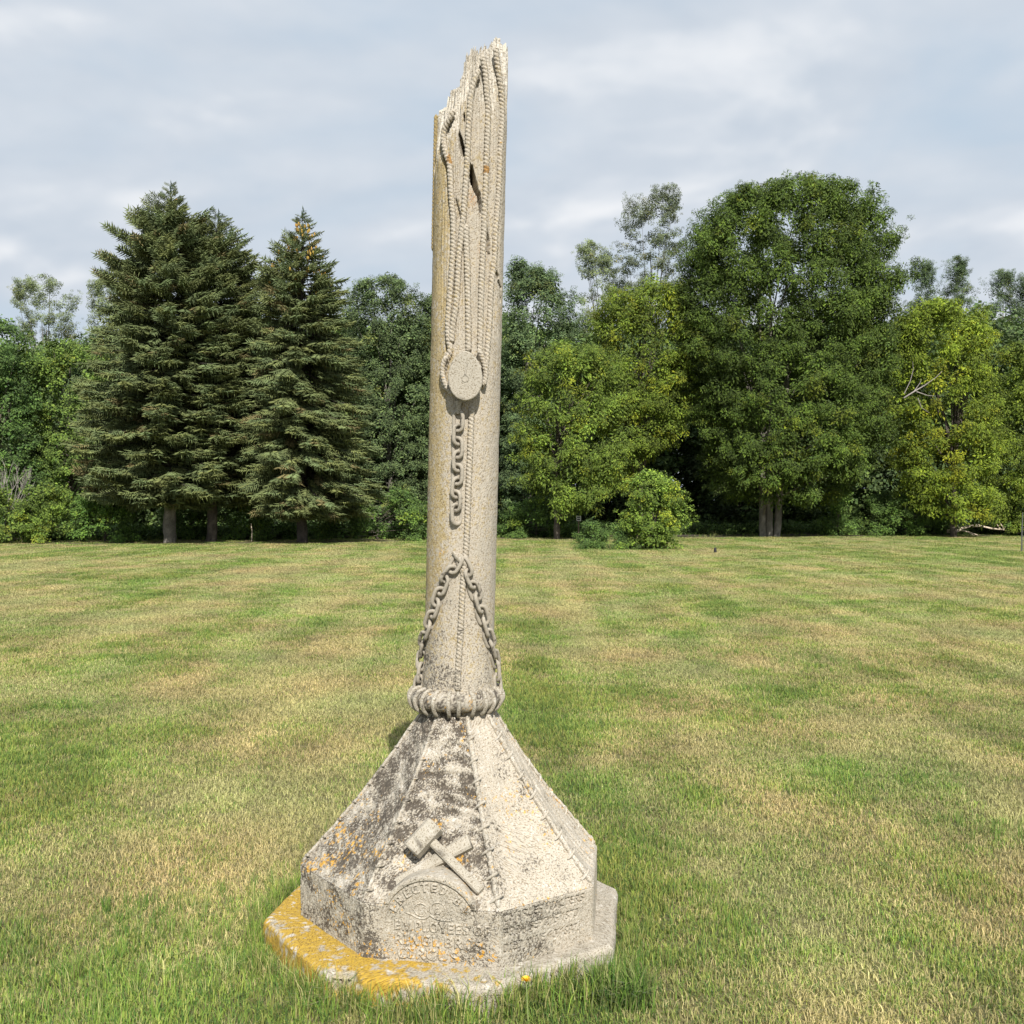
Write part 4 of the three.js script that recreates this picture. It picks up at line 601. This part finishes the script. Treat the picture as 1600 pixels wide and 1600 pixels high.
// ---------- dead wood and small things at the edge ----------
function twigs(p, dir, len, r0, depth, rnd, out, spread = 0.7) {
  const q = p.clone().addScaledVector(dir, len), m = p.clone().lerp(q, 0.5).add(V((rnd() - 0.5) * len * 0.15, (rnd() - 0.5) * len * 0.15, (rnd() - 0.5) * len * 0.15)); out.push(limb([p, m, q], [r0, r0 * 0.8, r0 * 0.55], 5));
  if (depth > 0) for (let k = 0; k < 3; k++) twigs(k ? m.clone().lerp(q, 0.3 + 0.7 * rnd()) : q, dir.clone().add(V((rnd() - 0.5) * 2 * spread, (rnd() - 0.35) * 1.3 * spread, (rnd() - 0.5) * 2 * spread)).normalize(), len * (0.55 + 0.25 * rnd()), r0 * 0.55, depth - 1, rnd, out, spread);
}
{ const rnd = rngOf(7), p = onGround(18, 846), t = thing('dead_bush', 'leafless grey dead bush at the far left above the yellow green shrub', 'dead bush', [p.x, 0, -38.6]), gs = []; twigs(V(0, 0, 0), V(-0.1, 1, 0.05).normalize(), 1.0, 0.045, 0, rnd, gs); part('trunk', merge(gs), M.dead, t); for (let k = 0; k < 6; k++) { const o = []; twigs(V(-0.1, 0.8 + 0.05 * k, 0.05), V(-0.7 + 0.42 * k + 0.1 * rnd(), 1.1, 0.3 * (rnd() - 0.3)).normalize(), 0.85, 0.026, 3, rnd, o, 0.5); part('branch', merge(o), M.dead, t); } }
{
  const d = 44.5, t = thing('fallen_branch', 'long bleached fallen branch lying at the edge of the wood on the right', 'fallen branch', [(1500 - 800) / 1600 * d, 0, -d]), b = V((1500 - 800) / 1600 * d, 0, -d), P = (u, v) => at(u, v, d).sub(b);
  const br = (l, r0, r1) => limb(l.map(([u, v]) => P(u, v)), l.map((_, i) => lerp(r0, r1, i / (l.length - 1))), 7, 0.1);
  part('stem', br([[1480, 830], [1496, 829], [1505, 825], [1516, 822], [1533, 822], [1550, 826], [1567, 827.5], [1580, 831], [1592, 833]], 0.075, 0.015), M.bleached, t);
  for (const l of [[[1500, 828], [1494, 819], [1486, 820], [1482, 825]], [[1500, 828], [1512, 831], [1522, 837]], [[1512, 831], [1528, 836]], [[1516, 822], [1525, 820], [1531, 819.5]], [[1567, 827.5], [1575, 820], [1578, 812], [1580, 806]], [[1563, 827], [1556, 817]], [[1569, 827], [1561, 815]], [[1486, 820], [1485, 811]]]) part('side_branch', br(l, 0.032, 0.012), M.bleached, t);
}
{
  const d = 41.8, b = at(904, 838, d), t = thing('notice_sign', 'tiny white framed sign on a post in the dark gap of the wood', 'sign', [b.x, 0, b.z]);
  const post = new THREE.CylinderGeometry(0.025, 0.03, 0.9, 8); post.translate(0, 0.45, 0); part('post', post, M.wood, t);
  const y = at(904, 810, d).y, frame = new THREE.BoxGeometry(0.19, 0.21, 0.02); frame.translate(0, y, 0.03); part('board', frame, M.white, t);
  for (const dy of [0.045, -0.045]) { const q = new THREE.BoxGeometry(0.12, 0.05, 0.008); q.translate(0, y + dy, 0.042); part('dark_panel', q, M.black, t); }
}
{
  const b = onGround(1117.5, 864), t = thing('black_marker', 'small upright black stub alone on the lawn right of the tall bush', 'marker', [b.x, 0, b.z]);
  const g = new THREE.LatheGeometry([[0.0001, 0.17], [0.02, 0.165], [0.035, 0.14], [0.042, 0.08], [0.045, 0.0]].map(([x, y]) => new THREE.Vector2(x, y)), 14); part('cap', g, M.black, t); const f = new THREE.CylinderGeometry(0.06, 0.07, 0.025, 14); f.translate(0, 0.012, 0); part('foot', f, M.black, t);
}
{ const b = onGround(393, 846), t = thing('stake', 'thin wooden stake in the grass between the second and pointed spruces', 'stake', [b.x, 0, b.z]); part('post', limb([V(0, -0.05, 0), V(0.02, 0.35, 0), V(-0.02, 0.68, 0)], [0.022, 0.02, 0.016], 6), M.bleached, t); }
{
  const b = onGround(1596, 862), t = thing('tree_guard', 'thin dark stake with a white tag in long grass at the right edge', 'stake', [b.x, 0, b.z]);
  part('post', limb([V(0, -0.02, 0), V(0.01, 0.6, 0), V(0.03, 1.2, 0)], [0.017, 0.016, 0.014], 6), M.metal, t);
  const w = new THREE.BoxGeometry(0.10, 0.2, 0.05, 2, 2, 2); w.translate(0.1, 0.06, 0.12); part('white_tag', w, M.white, t);
  const rings = []; for (let k = 0; k < 6; k++) { const q = new THREE.TorusGeometry(0.24, 0.004, 5, 24); q.rotateX(Math.PI / 2); q.translate(0.26, 0.08 + 0.13 * k, 0); rings.push(q); } for (let k = 0; k < 12; k++) { const q = new THREE.CylinderGeometry(0.004, 0.004, 0.75, 5); const a = k / 12 * tau; q.translate(0.26 + 0.24 * Math.cos(a), 0.38, 0.24 * Math.sin(a)); rings.push(q); } part('wire_mesh', merge(rings), M.metal, t);
}
{ // bare limbs sticking out of the bright box elder
  const d = 40.6, b = at(1430, 620, d), t = thing('dead_limb', 'bare grey dead limb sticking out of the brightest box elder', 'dead branch', [b.x, b.y, b.z]), P = (u, v) => at(u, v, d).sub(b), br = (l, r0) => limb(l.map(([u, v]) => P(u, v)), l.map((_, i) => r0 * (1 - 0.7 * i / (l.length - 1))), 6, 0.1);
  part('stem', br([[1412, 622], [1428, 612], [1445, 602], [1462, 590], [1472, 580]], 0.032), M.dead, t); for (const l of [[[1413, 615], [1422, 596], [1427, 578], [1426, 565]], [[1432, 612], [1450, 618], [1462, 619]], [[1434, 622], [1440, 637], [1452, 645]], [[1428, 612], [1437, 599], [1440, 592]]]) part('side_branch', br(l, 0.02), M.dead, t);
}

// ---------- grass ----------
function tuft(n, R, h0, h1, w, lean, seed, tones) {
  const r = rngOf(seed), P = [], C = [], N = [], I = [];
  for (let k = 0; k < n; k++) {
    const a = r() * tau, q = Math.sqrt(r()) * R, b = V(Math.cos(a) * q, -0.004, Math.sin(a) * q), h = lerp(h0, h1, r() * r() * 0.6 + r() * 0.4), f = r() * tau, l = lean * (0.25 + r()) * h, dx = Math.cos(f), dz = Math.sin(f), g = f + 1.57 + (r() - 0.5) * 1.2, sx = Math.cos(g) * w * (0.7 + 0.6 * r()) / 2, sz = Math.sin(g) * w * (0.7 + 0.6 * r()) / 2, t = tones[Math.floor(r() * tones.length)], e = 0.75 + 0.5 * r(), o = P.length / 3;
    const mx = b.x + dx * l * 0.35, mz = b.z + dz * l * 0.35, tx = b.x + dx * l, tz = b.z + dz * l, ty = h * (1 - 0.25 * Math.min(1, l / h));
    P.push(b.x - sx, b.y, b.z - sz, b.x + sx, b.y, b.z + sz, mx - sx * 0.85, h * 0.58, mz - sz * 0.85, mx + sx * 0.85, h * 0.58, mz + sz * 0.85, tx, ty, tz);
    for (let i = 0; i < 5; i++) { C.push(t[0] * e, t[1] * e, t[2] * e); }
    I.push(o, o + 1, o + 3, o, o + 3, o + 2, o + 2, o + 3, o + 4);
  }
  const g = new THREE.BufferGeometry(); g.setAttribute('position', new THREE.Float32BufferAttribute(P, 3)); g.setAttribute('color', new THREE.Float32BufferAttribute(C, 3)); g.setIndex(I); g.computeVertexNormals(); return g;
}
const GREEN = [[0.20, 0.30, 0.05], [0.25, 0.34, 0.055], [0.12, 0.22, 0.045], [0.32, 0.35, 0.085]], STRAW = [[0.50, 0.44, 0.19], [0.43, 0.39, 0.155], [0.57, 0.50, 0.235], [0.26, 0.27, 0.085]], MIXED = [...GREEN.slice(0, 3), ...STRAW.slice(0, 3), [0.38, 0.40, 0.11], [0.33, 0.36, 0.10]];
const TUFT = { green: [1, 2].map((s) => tuft(84, 0.088, 0.018, 0.048, 0.0036, 1.0, 600 + s, GREEN)), mixed: [1, 2, 3].map((s) => tuft(84, 0.088, 0.015, 0.043, 0.0034, 1.15, 610 + s, MIXED)), straw: [1, 2].map((s) => tuft(84, 0.088, 0.012, 0.036, 0.0032, 1.4, 620 + s, STRAW)) };
const inPlinth = (x, z, m = 0) => Math.hypot(x + 0.245, z + 3.66) < 0.60 + m;
{
  const r = rngOf(95), L = { green: [[], []], mixed: [[], [], []], straw: [[], []] };
  for (let d = 1.9; d < 46;) {
    const s = 0.047 + d * 0.005, half = 0.5 * d * 1.42 + 1.3;
    for (let x = -half; x < half; x += s) {
      const X = x + (r() - 0.5) * s, Z = -d + (r() - 0.5) * s; if (inPlinth(X, Z)) continue; if (-Z > 39.4 + clamp(X / 20, -0.6, 1) * 6 && r() < 0.8) continue;
      const near = Math.hypot(X + 0.2, Z + 3.66), p = lawnPatch(X, Z) + (r() - 0.5) * 0.5 - 0.08 * sm(20, 36, d) - 0.3 * sm(1.4, 0.7, near) - (X < -0.5 ? 0.25 * sm(1.6, 0.6, Math.hypot(X + 1.15, Z + 3.1)) : 0), kind = p < 0.16 ? 'green' : p < 0.52 ? 'mixed' : 'straw', a = L[kind], k = Math.max(0.85, s / 0.078), t = 0.82 + 0.3 * r() + 0.2 * n3(X * 1.3, Z * 0.6, 6) + 0.12 * n3(X * 1.5, Z * 0.05, 7.2), bw = 0.14 * n3(X * 0.7 + 4, Z * 0.5, 12), hgt = (0.8 + 0.5 * r()) * (1 + 0.12 * (k - 1)) * (p < 0.2 ? 1.3 : 1);
      quat.setFromAxisAngle(UP, r() * tau); a[Math.floor(r() * a.length)].push([V(X, mound(X, Z), Z), quat.clone(), V(k, hgt, k), [t * (1 + bw), t, t * (1 + 0.5 * bw)]]);
    }
    d += s;
  }
  const g = new THREE.Group(); g.name = 'lawn_grass'; scene.add(g); tag(g, 'short mown grass of mixed green and straw blades', 'grass', null, 'stuff');
  for (const [k, ls] of Object.entries(L)) ls.forEach((l, i) => instanced('grass', TUFT[k][i], M.grass, l, g, 'stuff'));
}
{ // long unmown blades against the slab, most on its left
  const r = rngOf(96), LONG = [tuft(16, 0.035, 0.08, 0.19, 0.0042, 0.55, 701, GREEN), tuft(14, 0.03, 0.1, 0.24, 0.0038, 0.5, 702, [...GREEN, STRAW[0]]), tuft(12, 0.03, 0.1, 0.2, 0.0034, 0.8, 703, MIXED)], L = [[], [], []];
  const put = (x, z, s, c) => { quat.setFromAxisAngle(UP, r() * tau); L[Math.floor(r() * 3)].push([V(x, mound(x, z), z), quat.clone(), V(s * (0.9 + 0.3 * r()), s * (0.75 + 0.5 * r()), s * (0.9 + 0.3 * r())), c]); };
  for (let k = 0; k < 520; k++) { const a = r() * tau, R = 0.64 + 0.13 * r() * r() + 0.02 * n3(Math.cos(a) * 3, Math.sin(a) * 3, 1), f = 0.7 + 0.4 * r(); put(-0.245 + R * Math.sin(a), -3.66 + R * Math.cos(a), Math.sin(a) > 0.75 ? 0.4 : Math.abs(Math.sin(a)) < 0.55 ? 0.62 + 0.25 * r() : Math.sin(a) < 0 ? 0.4 + 0.25 * r() : 0.75, [f * 0.95, f, f * 0.9]); }
  for (let k = 0; k < 300; k++) { const g = () => r() + r() + r() - 1.5, x = -1.2 + 0.38 * g(), z = -3.25 + 0.6 * g(); if (n3(x * 3, z * 3, 4) < -0.15) continue; if (inPlinth(x, z, 0.02)) continue; const f = 0.85 + 0.4 * r(); put(x, z, 0.3 + 0.32 * r(), [f * 0.85, f * 0.95, f * 0.85]); }
  for (let k = 0; k < 60; k++) { const x = 0.30 + 0.16 * (r() - 0.3), z = -3.12 + 0.14 * (r() - 0.5), f = 0.55 + 0.3 * r(); if (!inPlinth(x, z, 0.03)) put(x, z, 0.85, [f * 0.8, f, f * 0.8]); }
  for (const [u, v, n, w] of [[1300, 1040, 70, 0.5], [1100, 1020, 40, 0.45], [1440, 1095, 36, 0.45], [1060, 1105, 34, 0.35], [1180, 1125, 24, 0.3], [230, 1010, 40, 0.5], [330, 985, 30, 0.4], [130, 1490, 40, 0.35], [300, 1440, 40, 0.3], [1530, 1310, 30, 0.25], [1000, 1330, 18, 0.2], [1596, 864, 60, 0.6], [180, 900, 30, 0.8], [900, 905, 30, 0.7], [1020, 860, 60, 0.7], [925, 860, 30, 0.5]]) { const c = onGround(u, v); for (let k = 0; k < n; k++) { const a = r() * tau, q = Math.sqrt(r()) * w, x = c.x + q * Math.cos(a) * 1.3, z = c.z + q * Math.sin(a), f = 0.6 + 0.3 * r(); if (!inPlinth(x, z, 0.02)) put(x, z, 0.42 + 0.15 * r(), [f * 0.8, f * 1.05, f * 0.8]); } }
  for (let k = 0; k < 420; k++) { const u = -60 + 1720 * r(), d = lerp(38.3, 45.6, clamp(u / 1600)) + 0.9 * r(), f = 0.7 + 0.5 * r(); put((u - 800) / 1600 * d, -d, 0.9 + 1.3 * r() * r(), [f * 0.9, f, f * 0.9]); } // tall weeds at the edge of the wood
  for (let k = 0; k < 420; k++) { const d = 2.3 + 15 * r(), x = (r() - 0.5) * d * 1.15, f = 0.75 + 0.4 * r(); if (!inPlinth(x, -d, 0.05)) put(x, -d, 0.28 + 0.2 * r(), [f, f, f]); }
  const g = new THREE.Group(); g.name = 'long_grass'; scene.add(g); tag(g, 'long unmown green blades around the footing slab and in patches', 'grass', null, 'stuff');
  LONG.forEach((q, i) => instanced('grass', q, M.grass, L[i], g, 'stuff'));
}
// broad leaved weeds and a dandelion
{
  const leafG = (() => { const gs = []; for (let k = 0; k < 6; k++) { const g = grid(2, 4, (s, t) => { const w = 0.022 * Math.sin(Math.PI * Math.min(0.98, t * 0.9 + 0.1)), f = (s - 0.5) * 2; return { p: V(0.085 * t, 0.012 + 0.03 * Math.sin(t * 2.2) + 0.006 * Math.abs(f), f * w), c: [0.075, 0.16, 0.03], uv: [s, t] }; }); g.rotateY(k * tau / 6 + 0.3 * n3(k, 1, 1)); g.deleteAttribute('uv'); gs.push(g); } return merge(gs); })();
  for (const [u, v, s, where] of [[640, 1597, 1.1, 'plantain weed under the front of the slab at the bottom edge'], [845, 1596, 1.0, 'plantain weed at the bottom edge right of the dandelion'], [376, 1500, 0.9, 'plantain weed in the long grass left of the slab']]) { const b = onGround(u, v), t = thing('broadleaf_weed', where, 'weed', [b.x, 0, b.z]); const m = part('leaves', leafG, M.grass, t); m.scale.setScalar(s); }
  const b = at(822, 1533, 2.98), t = thing('dandelion', 'single yellow dandelion head in front of the slab', 'flower', [b.x, 0, b.z]); part('stem', limb([V(0.01, 0, 0.01), V(0.004, b.y * 0.6, 0.004), V(0, b.y, 0)], [0.0025, 0.0022, 0.002], 6), std({ color: new THREE.Color().setRGB(0.2, 0.25, 0.08) }), t);
  const pet = []; for (let k = 0; k < 26; k++) { const a = k * 2.4, q = 0.2 + 0.8 * (k / 26), g = new THREE.PlaneGeometry(0.004, 0.016); g.translate(0, 0.008, 0); g.rotateX(0.35 + q * 1.0); g.rotateY(a); g.translate(0, b.y, 0); pet.push(g); } part('flower_head', merge(pet), M.petal, t);
}
renderer.render(scene, camera);
